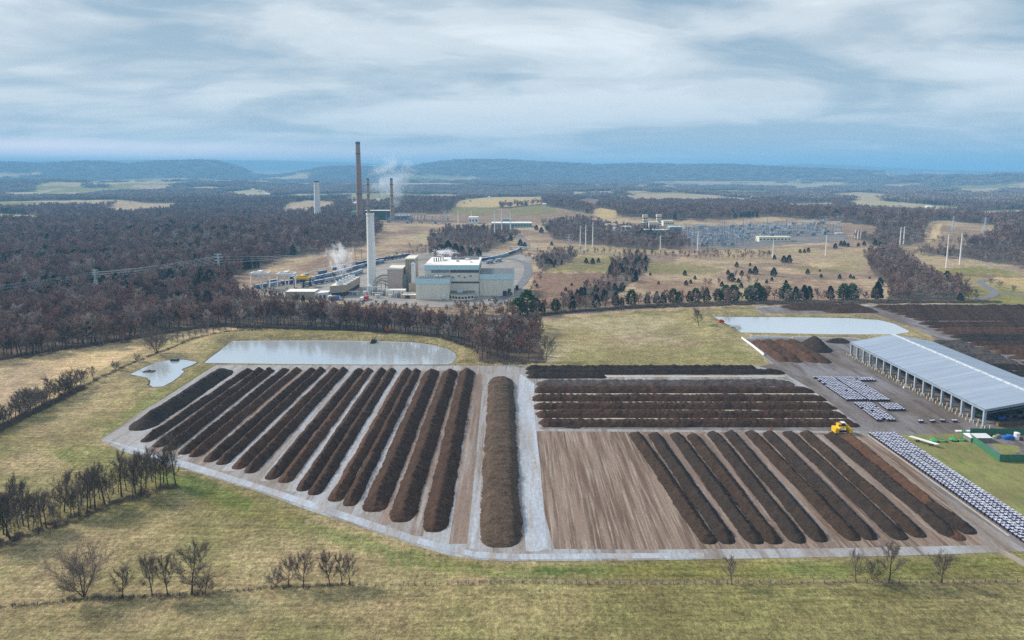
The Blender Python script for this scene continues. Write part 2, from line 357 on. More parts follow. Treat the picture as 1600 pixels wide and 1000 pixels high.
# far countryside: farmland pieces between woods (smaller than a photo pixel row each)
rg = np.hypot(GX, GY)[:, None]; pch = fbm(GX/900+40, GY/900+11, 4)[:, None]; pc2 = fbm(GX/300, GY/300, 2)[:, None]
t = (patch(GX, GY)*(GH < 110))[:, None]; fc = mixc(C['tan'], C['pale'], sstep(.4, .5, pc2)); fc = mixc(fc, C['green'], sstep(.52, .56, pc2)); col = mixc(col, fc, t*.9)
ground_me = npmesh('ground', np.stack([GX, GY, GH], -1), Fq, None)
ca = ground_me.color_attributes.new('cover', 'FLOAT_COLOR', 'POINT')
ca.data.foreach_set('color', np.concatenate([col, np.ones((len(col), 1))], 1).astype(np.float32).ravel())
wa = ground_me.attributes.new('wood', 'FLOAT', 'POINT'); wa.data.foreach_set('value', W.ravel().astype(np.float32))
def ground_mat():
    m = bpy.data.materials.new('ground_cover'); m.use_nodes = True; nt = m.node_tree; N = nt.nodes; L = nt.links
    b = N['Principled BSDF']; b.inputs['Roughness'].default_value = .95; b.inputs['Specular IOR Level'].default_value = .1
    at = N.new('ShaderNodeAttribute'); at.attribute_name = 'cover'
    tc = N.new('ShaderNodeTexCoord'); out = at.outputs['Color']
    def mul(sc, lo, hi, det=4, st=(1, 1, 1), rot=0, fmin=.3, fmax=.7):
        nonlocal out
        mp = N.new('ShaderNodeMapping'); mp.inputs['Scale'].default_value = st; mp.inputs['Rotation'].default_value = (0, 0, rot)
        L.new(tc.outputs['Object'], mp.inputs['Vector'])
        n = N.new('ShaderNodeTexNoise'); n.inputs['Scale'].default_value = sc; n.inputs['Detail'].default_value = det; n.inputs['Roughness'].default_value = .7
        L.new(mp.outputs[0], n.inputs['Vector'])
        mr = N.new('ShaderNodeMapRange'); mr.inputs['From Min'].default_value = fmin; mr.inputs['From Max'].default_value = fmax
        mr.inputs['To Min'].default_value = lo; mr.inputs['To Max'].default_value = hi; L.new(n.outputs['Fac'], mr.inputs['Value'])
        mx = N.new('ShaderNodeVectorMath'); mx.operation = 'SCALE'; L.new(out, mx.inputs[0]); L.new(mr.outputs[0], mx.inputs['Scale']); out = mx.outputs[0]
        return n
    n1 = mul(.7, .45, 1.6, 7)          # tufts
    mul(2.6, .6, 1.45, 4)
    mul(.14, .66, 1.36, 6)              # patches
    mul(.06, .8, 1.2, 4, (1, 9, 1), .02)  # mowing lines across the hay field
    mul(.02, .85, 1.15, 3); mul(.3, .8, 1.22, 3, (.12, 3, 1), .04); mul(.35, .88, 1.14, 2, (3, .25, 1), .5)
    # hue drift between straw and green
    n2 = N.new('ShaderNodeTexNoise'); n2.inputs['Scale'].default_value = .045; n2.inputs['Detail'].default_value = 8; n2.inputs['Roughness'].default_value = .75
    L.new(tc.outputs['Object'], n2.inputs['Vector'])
    mr = N.new('ShaderNodeMapRange'); mr.inputs['From Min'].default_value = .35; mr.inputs['From Max'].default_value = .65; mr.inputs['To Min'].default_value = .482; mr.inputs['To Max'].default_value = .518
    L.new(n2.outputs['Fac'], mr.inputs['Value'])
    hs = N.new('ShaderNodeHueSaturation'); L.new(mr.outputs[0], hs.inputs['Hue']); L.new(out, hs.inputs['Color'])
    L.new(hs.outputs[0], b.inputs['Base Color'])
    bp = N.new('ShaderNodeBump'); bp.inputs['Strength'].default_value = 1; bp.inputs['Distance'].default_value = .6
    L.new(n1.outputs['Fac'], bp.inputs['Height']); L.new(bp.outputs[0], b.inputs['Normal'])
    return m
ground_me.materials.clear(); ground_me.materials.append(ground_mat())
ground = link('ground', ground_me); tag(ground, kind='structure')

# ---------------------------------------------------------------- sheets: pads, roads, water
def sheet(name, poly, z, m, px=True):
    if px: poly = [P2(*p) for p in poly]
    mb = MB(); n = len(poly)
    ar = sum(poly[i][0]*poly[(i+1) % n][1]-poly[(i+1) % n][0]*poly[i][1] for i in range(n))
    if ar < 0: poly = poly[::-1]
    mb.add([(p[0], p[1], z) for p in poly], [tuple(range(n))], m)
    o = mb.build(name); tag(o, kind='structure'); return o
def stained(name, base, alt, alt2, sc=.05, st=(1, 1, 1), fine=1.2, lo=.42, hi=.6, rough=.75):
    m = bpy.data.materials.new(name); m.use_nodes = True; nt = m.node_tree; N = nt.nodes; L = nt.links
    b = N['Principled BSDF']; b.inputs['Roughness'].default_value = rough; b.inputs['Specular IOR Level'].default_value = .35
    tc = N.new('ShaderNodeTexCoord')
    def noise(s, stt, det=6, rgh=.65):
        mp = N.new('ShaderNodeMapping'); mp.inputs['Scale'].default_value = stt; L.new(tc.outputs['Object'], mp.inputs['Vector'])
        n = N.new('ShaderNodeTexNoise'); n.inputs['Scale'].default_value = s; n.inputs['Detail'].default_value = det; n.inputs['Roughness'].default_value = rgh
        L.new(mp.outputs[0], n.inputs['Vector']); return n.outputs['Fac']
    def ramp(f, a, bb):
        r = N.new('ShaderNodeMapRange'); r.inputs['From Min'].default_value = a; r.inputs['From Max'].default_value = bb; L.new(f, r.inputs['Value']); return r.outputs[0]
    def mix(f, c1, c2):
        x = N.new('ShaderNodeMix'); x.data_type = 'RGBA'; L.new(f, x.inputs['Factor'])
        for c, i in ((c1, 6), (c2, 7)):
            if isinstance(c, tuple): x.inputs[i].default_value = c
            else: L.new(c, x.inputs[i])
        return x.outputs[2]
    c = mix(ramp(noise(sc, st), lo, hi), lin(base), lin(alt))
    c = mix(ramp(noise(sc*3.1, (st[0]*1.3, st[1]*.6, 1)), .5, .68), c, lin(alt2))
    f = noise(fine, (1, .35, 1), 5, .8); mr = N.new('ShaderNodeMapRange'); mr.inputs['From Min'].default_value = .3; mr.inputs['From Max'].default_value = .7
    mr.inputs['To Min'].default_value = .72; mr.inputs['To Max'].default_value = 1.28; L.new(f, mr.inputs['Value'])
    v = N.new('ShaderNodeVectorMath'); v.operation = 'SCALE'; L.new(c, v.inputs[0]); L.new(mr.outputs[0], v.inputs['Scale'])
    L.new(v.outputs[0], b.inputs['Base Color'])
    bp = N.new('ShaderNodeBump'); bp.inputs['Strength'].default_value = 1; bp.inputs['Distance'].default_value = .05; L.new(f, bp.inputs['Height']); L.new(bp.outputs[0], b.inputs['Normal'])
    return m
M_pad = stained('pad_concrete', '9699a0', '7f7671', '665a53', .06, (1, .12, 1))
M_yard = stained('yard_asphalt', '77747a', '5d544f', '4d423c', .05, (1, .35, 1))
M_dirt = stained('bare_dirt', '7f6e64', '5f4d43', '9a9087', .33, (1, .05, 1), 2.0, .42, .58, .95)
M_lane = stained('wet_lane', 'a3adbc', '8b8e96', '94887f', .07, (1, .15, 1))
M_road = mat('asphalt_road', '6e7076', .8, vary=.15, scale=.1)
M_gravel = mat('gravel_track', '8a8075', .95, vary=.25, scale=.3)
pad = MB()
n = len(PAD1); pol = PAD1 if sum(PAD1[i][0]*PAD1[(i+1) % n][1]-PAD1[(i+1) % n][0]*PAD1[i][1] for i in range(n)) > 0 else PAD1[::-1]
pad.add([(p[0], p[1], .05) for p in pol]+[(p[0], p[1], -.6) for p in pol], [tuple(range(n))]+[(i, n+i, n+(i+1) % n, (i+1) % n) for i in range(n)], M_pad)
tag(pad.build('compost_pad'), kind='structure')
# yard round the shed, darker
sheet('yard_paving', [(1185, 573), (1208, 568), (1182, 547), (1159, 529), (1330, 528.5), (1430, 542.5), (1479, 538.5), (1445, 520), (1369, 493), (1194, 491.5), (1182, 482), (1200, 479.5), (1760, 477), (2120, 850), (1600, 858), (1500, 790), (1400, 722), (1355, 674), (845, 670), (842, 668.5), (1345, 667), (1300, 632), (1262, 605), (1220, 580)], .056, M_yard)
sheet('dirt_field', [(838, 674), (1345, 677), (1400, 700), (1540, 852), (1300, 857), (1000, 859), (866, 858), (850, 800), (842, 730)], .062, M_dirt)
sheet('wet_lane', [(812, 583), (835, 600), (834, 640), (838, 674), (845, 740), (856, 857), (840, 862), (822, 862), (815, 780), (812, 700), (808, 640)], .064, M_lane)
sheet('wet_lane', [(160, 686), (300, 724), (420, 762), (560, 808), (660, 842), (740, 862), (800, 866), (1100, 864), (1100, 872), (800, 875), (745, 872), (640, 847), (560, 820), (400, 765), (250, 720)], .068, M_lane)
# clean concrete aisles between the pairs of windrows
AISLES = [((366, 581), (232, 694), 5), ((398, 580), (234, 705), 4.2), ((434, 579), (273, 714), 5), ((477, 579), (312, 727), 5), ((513, 579), (356, 736), 5.2), ((550, 579), (404, 752), 6), ((587, 579), (455, 768), 5), ((624, 579), (502, 790), 5), ((663, 579), (560, 806), 5), ((690, 579), (600, 820), 4), ((717, 579), (650, 838), 4), ((765, 585), (745, 858), 4), ((748, 585), (716, 850), 5.5)]
M_aisle = stained('aisle_concrete', '999ba3', '7a6e67', 'a3aab6', .09, (1, .1, 1))
M_aisle2 = stained('aisle_muddy', '827169', '6a5a51', '94908f', .09, (1, .1, 1))
for i, (a, b_, w) in enumerate(AISLES):
    A = P2(*a); B = P2(*b_); w *= .5
    sheet('aisle', [(A[0]-w, A[1]), (A[0]+w, A[1]), (B[0]+w, B[1]), (B[0]-w, B[1])], .060+i*.0003, M_aisle2 if i in (1, 3, 9, 10, 12) else M_aisle, False)
M_pale = stained('aisle_pale', 'aea89f', '9c958c', 'b5b2ae', .09, (.1, 1, 1))
for i, (a, b_, w) in enumerate([((1040, 678), (1155, 856), 3.2), ((1098, 678), (1222, 856), 3.6), ((1157, 677), (1303, 856), 3.8), ((1217, 677), (1380, 854), 4), ((1278, 680), (1462, 850), 5)]):
    A = P2(*a); B = P2(*b_); w *= .5
    sheet('aisle', [(A[0]-w, A[1]), (A[0]+w, A[1]), (B[0]+w, B[1]), (B[0]-w, B[1])], .066+i*.0003, M_aisle2, False)
for i, (y, a, b_, w) in enumerate([(588.0, 944, 1226, 3.0), (595, 842, 1232, 1.2), (616.6, 836, 1278, 3.2), (629.3, 836, 1296, 3.0), (641.8, 840, 1312, 2.8), (655, 845, 1326, 2.0)]):
    A = P2(a, y); B = P2(b_, y); sheet('aisle', [(A[0], A[1]-w/2), (B[0], B[1]-w/2), (B[0], B[1]+w/2), (A[0], A[1]+w/2)], .072+i*.0003, M_pale, False)
# grass plots inside the yard
M_lawn = None
def lawn_mat():
    m = stained('lawn', '7d7f4c', '6f6a45', '5c6b35', .08, (1, .6, 1), 1.5, .4, .62, .95); return m
M_lawn = lawn_mat()
sheet('lawn', [(1402, 680), (1503, 677.5), (1565, 717), (1760, 719), (1900, 836), (1640, 842), (1601, 816), (1498, 747), (1447, 712)], .07, M_lawn)
sheet('lawn', [(1548, 692), (1590, 697), (1596, 706), (1570, 713)], .074, M_lawn)
# concrete strip curbs and snow-white silage barriers
# water
def water_mat():
    m = bpy.data.materials.new('pond_water'); m.use_nodes = True; nt = m.node_tree; N = nt.nodes; L = nt.links
    b = N['Principled BSDF']; b.inputs['Base Color'].default_value = (.62, .68, .74, 1); b.inputs['Metallic'].default_value = .55; b.inputs['Roughness'].default_value = .1; b.inputs['IOR'].default_value = 1.33
    b.inputs['Specular IOR Level'].default_value = .9
    tc = N.new('ShaderNodeTexCoord'); n = N.new('ShaderNodeTexNoise'); n.inputs['Scale'].default_value = .5; n.inputs['Detail'].default_value = 4; L.new(tc.outputs['Object'], n.inputs['Vector'])
    bp = N.new('ShaderNodeBump'); bp.inputs['Strength'].default_value = 1; bp.inputs['Distance'].default_value = .05; L.new(n.outputs['Fac'], bp.inputs['Height']); L.new(bp.outputs[0], b.inputs['Normal'])
    return m
M_water = water_mat()
for pol in PONDS:
    big = []
    c = np.mean(pol, axis=0)
    for p in pol:
        v = np.array(p)-c; big.append(tuple(c+v*(1+1.2/np.hypot(*v))))
    sheet('pond_water', big, .12, M_water, False)
# ---------------------------------------------------------------- roads beyond (ribbons that follow the land)
def ribbon(name, pts, w, m, lift=.25, px=True, step=12):
    if px: pts = [P2(*p) for p in pts]
    q = []
    for a, b_ in zip(pts[:-1], pts[1:]):
        k = max(1, int(math.hypot(b_[0]-a[0], b_[1]-a[1])/step))
        q += [(a[0]+(b_[0]-a[0])*i/k, a[1]+(b_[1]-a[1])*i/k) for i in range(k)]
    q.append(pts[-1]); V = []; Fc = []
    q = np.array(q); 
    for _ in range(3): q[1:-1] = (q[:-2]+2*q[1:-1]+q[2:])/4
    d = np.gradient(q, axis=0); d /= np.hypot(d[:, 0], d[:, 1])[:, None]
    nn = np.stack([-d[:, 1], d[:, 0]], -1)*w/2
    Lf = q+nn; Rt = q-nn; zz = np.maximum.reduce([height(Lf[:, 0], Lf[:, 1]), height(Rt[:, 0], Rt[:, 1]), height(q[:, 0], q[:, 1])])+lift
    for i in range(len(q)): V += [(Rt[i, 0], Rt[i, 1], zz[i]), (Lf[i, 0], Lf[i, 1], zz[i]), (Rt[i, 0], Rt[i, 1], zz[i]-1.5), (Lf[i, 0], Lf[i, 1], zz[i]-1.5)]
    for i in range(len(q)-1):
        a = i*4; b_ = a+4; Fc += [(a, b_, b_+1, a+1), (a+2, b_+2, b_, a), (a+1, b_+1, b_+3, a+3)]
    mb = MB(); mb.add(V, Fc, m); o = mb.build(name); tag(o, kind='structure'); return o
# ================================================================ compost windrows
def compost_mat(name, dark, brown, k=.5, chips=0, st=(1, 1, 1), bd=.3):
    m = bpy.data.materials.new(name); m.use_nodes = True; nt = m.node_tree; N = nt.nodes; L = nt.links
    b = N['Principled BSDF']; b.inputs['Roughness'].default_value = .95; b.inputs['Specular IOR Level'].default_value = .15
    tc = N.new('ShaderNodeTexCoord')
    n = N.new('ShaderNodeTexNoise'); n.inputs['Scale'].default_value = .25; n.inputs['Detail'].default_value = 8; n.inputs['Roughness'].default_value = .8; mp = N.new('ShaderNodeMapping'); mp.inputs['Scale'].default_value = st; L.new(tc.outputs['Object'], mp.inputs['Vector']); L.new(mp.outputs[0], n.inputs['Vector'])
    r = N.new('ShaderNodeValToRGB'); r.color_ramp.elements[0].position = .33; r.color_ramp.elements[1].position = .33+k*.6
    r.color_ramp.elements[0].color = lin(dark); r.color_ramp.elements[1].color = lin(brown); L.new(n.outputs['Fac'], r.inputs['Fac'])
    n3 = N.new('ShaderNodeTexNoise'); n3.inputs['Scale'].default_value = 1.7; n3.inputs['Detail'].default_value = 5; n3.inputs['Roughness'].default_value = .8; L.new(tc.outputs['Object'], n3.inputs['Vector'])
    mr = N.new('ShaderNodeMapRange'); mr.inputs['From Min'].default_value = .35; mr.inputs['From Max'].default_value = .68; mr.inputs['To Min'].default_value = .7; mr.inputs['To Max'].default_value = 1.35+chips
    L.new(n3.outputs['Fac'], mr.inputs['Value'])
    v = N.new('ShaderNodeVectorMath'); v.operation = 'SCALE'; L.new(r.outputs[0], v.inputs[0]); L.new(mr.outputs[0], v.inputs['Scale']); L.new(v.outputs[0], b.inputs['Base Color'])
    bp = N.new('ShaderNodeBump'); bp.inputs['Distance'].default_value = bd; L.new(n3.outputs['Fac'], bp.inputs['Height']); L.new(bp.outputs[0], b.inputs['Normal'])
    return m
MC = dict(black=compost_mat('compost_black', '292422', '3e342f', .5), dark=compost_mat('compost_dark', '30241f', '4f3d33', .5), umber=compost_mat('compost_umber', '2b2421', '46382f', .5), brown=compost_mat('compost_brown', '3c2b23', '624a3c', .6),
          wood=compost_mat('compost_woody', '312924', '584a3f', .6, .8), orange=compost_mat('compost_orange', '46332a', '634a3b', .6), band=compost_mat('compost_band', '57453a', '7d6555', .7, 0, (.06, 1.6, 1), .08), grey=compost_mat('compost_grey', '322c2b', '57504f', .4, .5))
def windrow(a, b, w, h, m, label, seed, world=False, rough=1.0, power=1.08, crest=.25, group='compost windrows on the concrete pad', cat='windrow', name='compost_windrow', segs=None):
    A = np.array(a if world else P2(*a)); B = np.array(b if world else P2(*b))
    Ln = np.hypot(*(B-A)); d = (B-A)/Ln; A = A-d*1.3; B = B+d*1.3; Ln += 2.6; nn = np.array([-d[1], d[0]])
    nu = max(12, int(Ln/(.55 if A[1] < 330 or B[1] < 330 else .9))); nu = min(nu, 460); nv = 19
    u = np.linspace(0, Ln, nu)[:, None]; t = np.linspace(-1, 1, nv)[None, :]
    wob = (fbm(u/9+seed*3.1, u*0+seed, 3)-.5)*.7*min(1, rough*1.3)
    wl = w/2*(1+(fbm(u/5+seed, u*0+2, 3)-.5)*.16+(fbm(u/.9+seed, t*1.5+seed, 2)-.5)*.22*rough*np.abs(t)**3)
    e = w*(.55+.25*((seed*37) % 10)/10); endf = np.sqrt(np.clip(1-np.clip((e-u)/e, 0, 1)**2, 0, 1))*np.sqrt(np.clip(1-np.clip((u-(Ln-e))/e, 0, 1)**2, 0, 1))
    prof = 1-np.abs(t)**power; prof = np.where(prof > 1-crest*.3, 1-crest*.3+(prof-1+crest*.3)*.35, prof)
    hh = h*(1+(fbm(u/6+seed*7, u*0+seed, 3)-.5)*.3+(fbm(u/40+seed*3, u*0+seed, 2)-.5)*.3)
    wid = wl*(.25+.75*endf)
    X = A[0]+d[0]*u+nn[0]*(t*wid+wob); Y = A[1]+d[1]*u+nn[1]*(t*wid+wob)
    hr = w*(.55+.35*((seed*53) % 7)/7); hend = (np.clip(u/hr, 0, 1)*np.clip((Ln-u)/(hr*1.15), 0, 1))**.75
    Z = hh*prof*hend*np.minimum(endf*3, 1)
    slump = (fbm(X/.8, Y/.8, 4)-.5)*.95*(1-np.abs(t)**5)*endf*min(1, h/2.4)
    lobes = (vnoise(u/1.1+np.abs(t)*1.6+seed*5, np.abs(t)*.8)-.5)*.55*endf
    Z = np.maximum(Z+(slump+lobes*(1-np.abs(t)**3))*rough, -.12) ; Z[:, 0] = Z[:, -1] = -.15; Z[0] = Z[-1] = -.15
    c = (A+B)/2
    V = np.stack([X-c[0], Y-c[1], Z+.05], -1).reshape(-1, 3)
    ix = np.arange(nu*nv).reshape(nu, nv); Q = np.stack([ix[:-1, :-1], ix[1:, :-1], ix[1:, 1:], ix[:-1, 1:]], -1).reshape(-1, 4)
    Q = Q[:, ::-1]
    o = link(name, npmesh(name, V, Q, m), None, (c[0], c[1], 0)); return tag(o, label, cat, group)
ORD = ['first', 'second', 'third', 'fourth', 'fifth', 'sixth', 'seventh', 'eighth', 'ninth', 'tenth', 'eleventh', 'twelfth', 'thirteenth', 'fourteenth', 'fifteenth', 'sixteenth', 'seventeenth', 'eighteenth']
windrow((354, 579), (214, 672), 12.5, 4.0, MC['black'], 'thick black lumpy compost ridge beside the small forked pond', 1)
rows = [((390, 579), (228, 690)), ((408, 578.5), (246, 698)), ((423, 578.5), (262, 704)), ((446, 578), (287, 709)), ((465, 578), (303, 713)), ((488, 578), (326, 721)), ((503, 578), (346, 725)),
        ((524, 578), (371, 732)), ((538, 578), (390, 738)), ((562, 578), (423, 748)), ((577, 578.5), (444, 753)), ((597, 578.5), (472, 766)), ((613, 578.5), (491, 772)), ((636, 578.5), (524, 782)), ((651, 579), (546, 789))]
for i, (a, b_) in enumerate(rows):
    k = 'dark' if i < 3 else ('brown' if i % 3 == 1 else 'dark')
    windrow(a, b_, 5.7, 2.5, MC[k], '%s narrow brown compost ridge counted from the thick black one' % ORD[i], 10+i)
for i, (a, b_) in enumerate([((676, 580), (583, 798)), ((704, 580), (626, 814)), ((730, 580), (678, 829))]):
    windrow(a, b_, 8.9, 3.5, MC['dark'], ['broad dark compost ridge next to the last narrow pair', 'broad dark compost ridge between two other broad dark ridges', 'broad dark compost ridge facing the great woody pile'][i], 40+i)
windrow((783, 592), (782, 853), 13.4, 4.9, MC['wood'], 'great steep pile of brown shredded wood at the end of the ridges', 50, power=2.0, crest=1.0)
LR = [((992.5, 678), (1108, 848)), ((1021, 679), (1139, 848)), ((1055.5, 679), (1181, 848)), ((1082, 681), (1210, 848)), ((1114, 677), (1249, 847)), ((1140.6, 677), (1283, 845)),
      ((1172, 676), (1334, 843)), ((1200, 677), (1361, 842)), ((1231, 676), (1407, 842)), ((1258, 677), (1436, 838)), ((1297, 680), (1488, 838))]
for i, (a, b_) in enumerate(LR):
    windrow(a, b_, 6.2, 2.4, MC["black" if i % 3 else 'umber'], '%s black compost ridge counted from the bare dirt field' % ORD[i], 60+i)
windrow((1321, 682), (1460, 795), 6.2, 2.7, MC['orange'], 'rust brown freshly turned compost ridge behind the yellow machine', 80)
windrow((1452, 789), (1515, 833), 6.6, 2.4, MC['black'], 'short black compost ridge continuing the rust brown one', 81)
windrow((1466, 818), (1500, 843), 5.6, 1.6, MC['orange'], 'small rust brown heap slumped at a ridge end by the road', 82, cat='compost heap', name='compost_heap')
UR = [(577, 824, 1180, 6, 2.6, 'black', 'black compost ridge along the grass edge of the cross rows'), (583.4, 824, 1224, 6, 2.6, 'black', 'long black compost ridge just behind the short pale aisle'), (589.5, 826, 945, 6, 2.4, 'black', 'short black compost ridge ending halfway along the cross rows'),
      (600.5, 840, 1238, 8, 2.7, 'grey', 'long grey speckled compost ridge lying across the pad')]
ORD2 = ORD
for k, (y, x0, x1) in enumerate([(609.2, 838, 1262), (612.6, 838, 1269), (621.9, 835, 1280), (625.4, 835, 1288), (634.6, 837, 1298), (638, 838, 1304), (647.2, 840, 1311), (650.7, 843, 1318), (661.2, 845, 1331), (665, 850, 1339)]):
    UR.append((y, x0, x1, 5.0, 2.1, "brown" if k % 2 == 0 else 'dark', '%s brown cross ridge counted from the grey speckled one' % ORD[k]))
for i, (y, x0, x1, w_, h_, mk, lb) in enumerate(UR):
    windrow((x0, y), (x1, y), w_, h_, MC[mk], lb, 100+i, rough=.22 if h_ < 2 else 1, power=1.6 if h_ < 2 else 1.2)
windrow((858, 661), (905, 667), 7, 2.2, MC['black'], 'low black compost heap on the end of the nearest cross ridge', 120, cat='compost heap', name='compost_heap')
for i, (a, b_) in enumerate([((1181, 534), (1226, 565)), ((1195, 533), (1246, 566.5)), ((1215, 533), (1272, 566.5)), ((1234, 533), (1291, 567.5))]):
    windrow(a, b_, 9, 3, MC['brown' if i % 2 == 0 else 'dark'], '%s short brown ridge counted from the white barrier' % ORD[i], 130+i)
windrow((1262, 536), (1286, 551), 17, 7.0, MC['black'], 'tall pointed black compost pile near the shed corner', 140, power=1.1, crest=0, cat='compost pile', name='compost_pile')
windrow((1293, 534.5), (1326, 535), 8, 3, MC['black'], 'low black heap between the pointed pile and the shed', 141, cat='compost heap', name='compost_heap')
# rows far behind the second pond
for i, (y, x0, x1) in enumerate([(480, 1222, 1352), (483.5, 1234, 1362), (487.2, 1290, 1370)]):
    windrow((x0, y), (x1, y), 11, 3.2, MC['dark'], '%s ridge of the small far block behind the second pond' % ORD[i], 150+i, segs=1)
FR = [(480, 1368), (483.6, 1378), (487.4, 1390), (491.4, 1403), (495.6, 1416), (499.8, 1430), (506.5, 1438), (511.5, 1452), (516.5, 1462), (521.6, 1474), (527, 1488), (532.5, 1500), (538.5, 1517), (545, 1533), (552, 1555), (559.5, 1578), (568, 1600)]
for i, (y, x0) in enumerate(FR):
    windrow((x0, y), (1740, y), 7.5 if y < 502 else 7, 2.3, MC['orange' if i in (8, 14) else ('brown' if i in (9, 13, 15) else ('black' if i in (10, 11) else 'dark'))], '%s ridge of the big far block counted from the tree lined road' % ORD[i], 170+i)
for i, (y, x0, x1) in enumerate([(538, 1452, 1512), (544.5, 1462, 1528), (551.5, 1478, 1548), (559, 1492, 1567), (567, 1510, 1588), (576, 1530, 1612), (586, 1552, 1640)]):
    windrow((x0, y), (x1, y), 7.5, 2.8, MC['grey' if i < 5 else 'black'], '%s ridge counted from the pond end, tucked behind the long shed' % ORD[i], 200+i)
# ================================================================ long open shed
M_tin = mat('shed_roof_metal', '8896ab', .5, .1, .06, .12, col2='97a5b8', bump=.02, bscale=.6, stretch=(.2, 3, 1))
M_tin2 = mat('shed_trim', '8f9dac', .5, .1); M_col = mat('shed_column_paint', '9aa6b4', .6); M_white = mat('white_paint', 'd8dade', .6, vary=.05)
M_ridge = mat('ridge_metal', 'bcc5cf', .6); M_darkin = mat('shed_inner', '3b3d42', .9); M_cream = mat('cream_paint', 'd3c9a6', .6, vary=.1); M_steel = mat('steel_frame', '6f7880', .6)
shed = thing('open_shed', 'long open shed with pale blue gabled metal roof on steel columns', 'shed', (230, 344, 0))
sx0, sx1, sxr, sy0, sy1 = -25.3, 25.3, 0.0, -59.5, 59.5; ez, rz_ = 8.5, 13.3
def roofhalf(xa, za, xb, zb):
    mb = MB(); n = 60
    for t, dz in ((0, 0),):
        vs = []; fs = []
        for i in range(n+1):
            y = sy0+(sy1-sy0)*i/n
            vs += [(xa, y, za), (xb, y, zb), (xa, y, za-.35), (xb, y, zb-.35)]
        for i in range(n):
            a = 4*i; b_ = a+4; fs += [(a, a+1, b_+1, b_), (a+2, b_+2, b_+3, a+3)]
        fs += [(0, 2, 3, 1), (4*n, 4*n+1, 4*n+3, 4*n+2)]
        mb.add(vs, fs, M_tin)
    for i in range(1, 9):
        y = sy0+(sy1-sy0)*i/9
        mb.tube([(xa, y, za+.03), (xb, y, zb+.03)], .035, M_tin2, 4)
    return mb
roofhalf(sx0, ez, sxr, rz_).build('roof_slope', shed); roofhalf(sxr, rz_, sx1, ez).build('roof_slope', shed)
mb = MB()
for i in range(24): 
    y = sy0+119/24*i; mb.box(-.7, .7, y+.15, y+119/24-.15, rz_-.1, rz_+.35, M_ridge)
mb.build('ridge_vent', shed)
for sgn in (-1, 1):
    mb = MB(); x = sgn*25.1; mb.box(min(x, x+sgn*.35), max(x, x+sgn*.35), sy0, sy1, ez-1.0, ez-.2, M_tin2); mb.build('eave_beam', shed)
for y in (sy0-.02, sy1+.02-.3):
    mb = MB(); mb.add([(sx0, y, ez-1), (0, y, rz_-1.1), (sx1, y, ez-1), (sx1, y, ez), (0, y, rz_+.05), (sx0, y, ez), (sx0, y+.3, ez-1), (0, y+.3, rz_-1.1), (sx1, y+.3, ez-1), (sx1, y+.3, ez), (0, y+.3, rz_+.05), (sx0, y+.3, ez)],
       [(0, 1, 4, 5), (1, 2, 3, 4), (6, 11, 10, 7), (7, 10, 9, 8), (0, 6, 7, 1), (1, 7, 8, 2), (5, 4, 10, 11), (4, 3, 9, 10)], M_tin2); mb.build('gable_trim', shed)
for side in (-1, 1):
    for i in range(17):
        y = sy0+1.0+i*(117/16); x = side*24.6
        mb = MB(); mb.box(x-.55, x+.55, y-.45, y+.45, 0, ez-.9, M_col); mb.box(x-.7, x+.7, y-.6, y+.6, 0, .5, M_steel); mb.build('column', shed)
for i in range(17):
    y = sy0+1.0+i*(117/16); mb = MB()
    for s in (-1, 1):
        a = (s*24.4, y, ez-1.1); b_ = (0, y, rz_-1.4); a2 = (s*24.4, y, ez-2.2); b2 = (0, y, rz_-2.6)
        mb.bar(a, b_, .14, M_steel); mb.bar(a2, b2, .14, M_steel)
        for k in range(8):
            t0 = k/8; t1 = (k+.5)/8; L1 = lambda p, q, t: tuple(p[j]+(q[j]-p[j])*t for j in range(3))
            mb.bar(L1(a, b_, t0), L1(a2, b2, t1), .08, M_steel)
    mb.build('roof_truss', shed)
# bollards
bol = MB(); bol.cyl(0, 0, 0, 1.45, .22, .22, M_cream, 10); bol.cyl(0, 0, 1.45, 1.56, .22, .1, M_cream, 10)
b0 = None; kk = 0
for i in range(17):
    y = 344+sy0+1.0+i*(117/16)
    for dx, dy in ((-1.9, -1.3), (-1.0, -2.2), (-1.9, 1.4), (1.6, -1.6)):
        kk += 1
        if b0 is None:
            b0 = bol.build('bollard'); tag(b0, 'x', 'bollard', 'cream bollards at the shed columns'); o = b0
        else: o = b0.copy(); COL.objects.link(o)
        o.location = (205.4+dx, y+dy, .05)
        o['label'] = 'cream concrete-filled bollard guarding the %s shed column from the lawn corner' % ORD[i]
        o['group'] = 'bollards at the %s shed column from the lawn corner' % ORD[i]
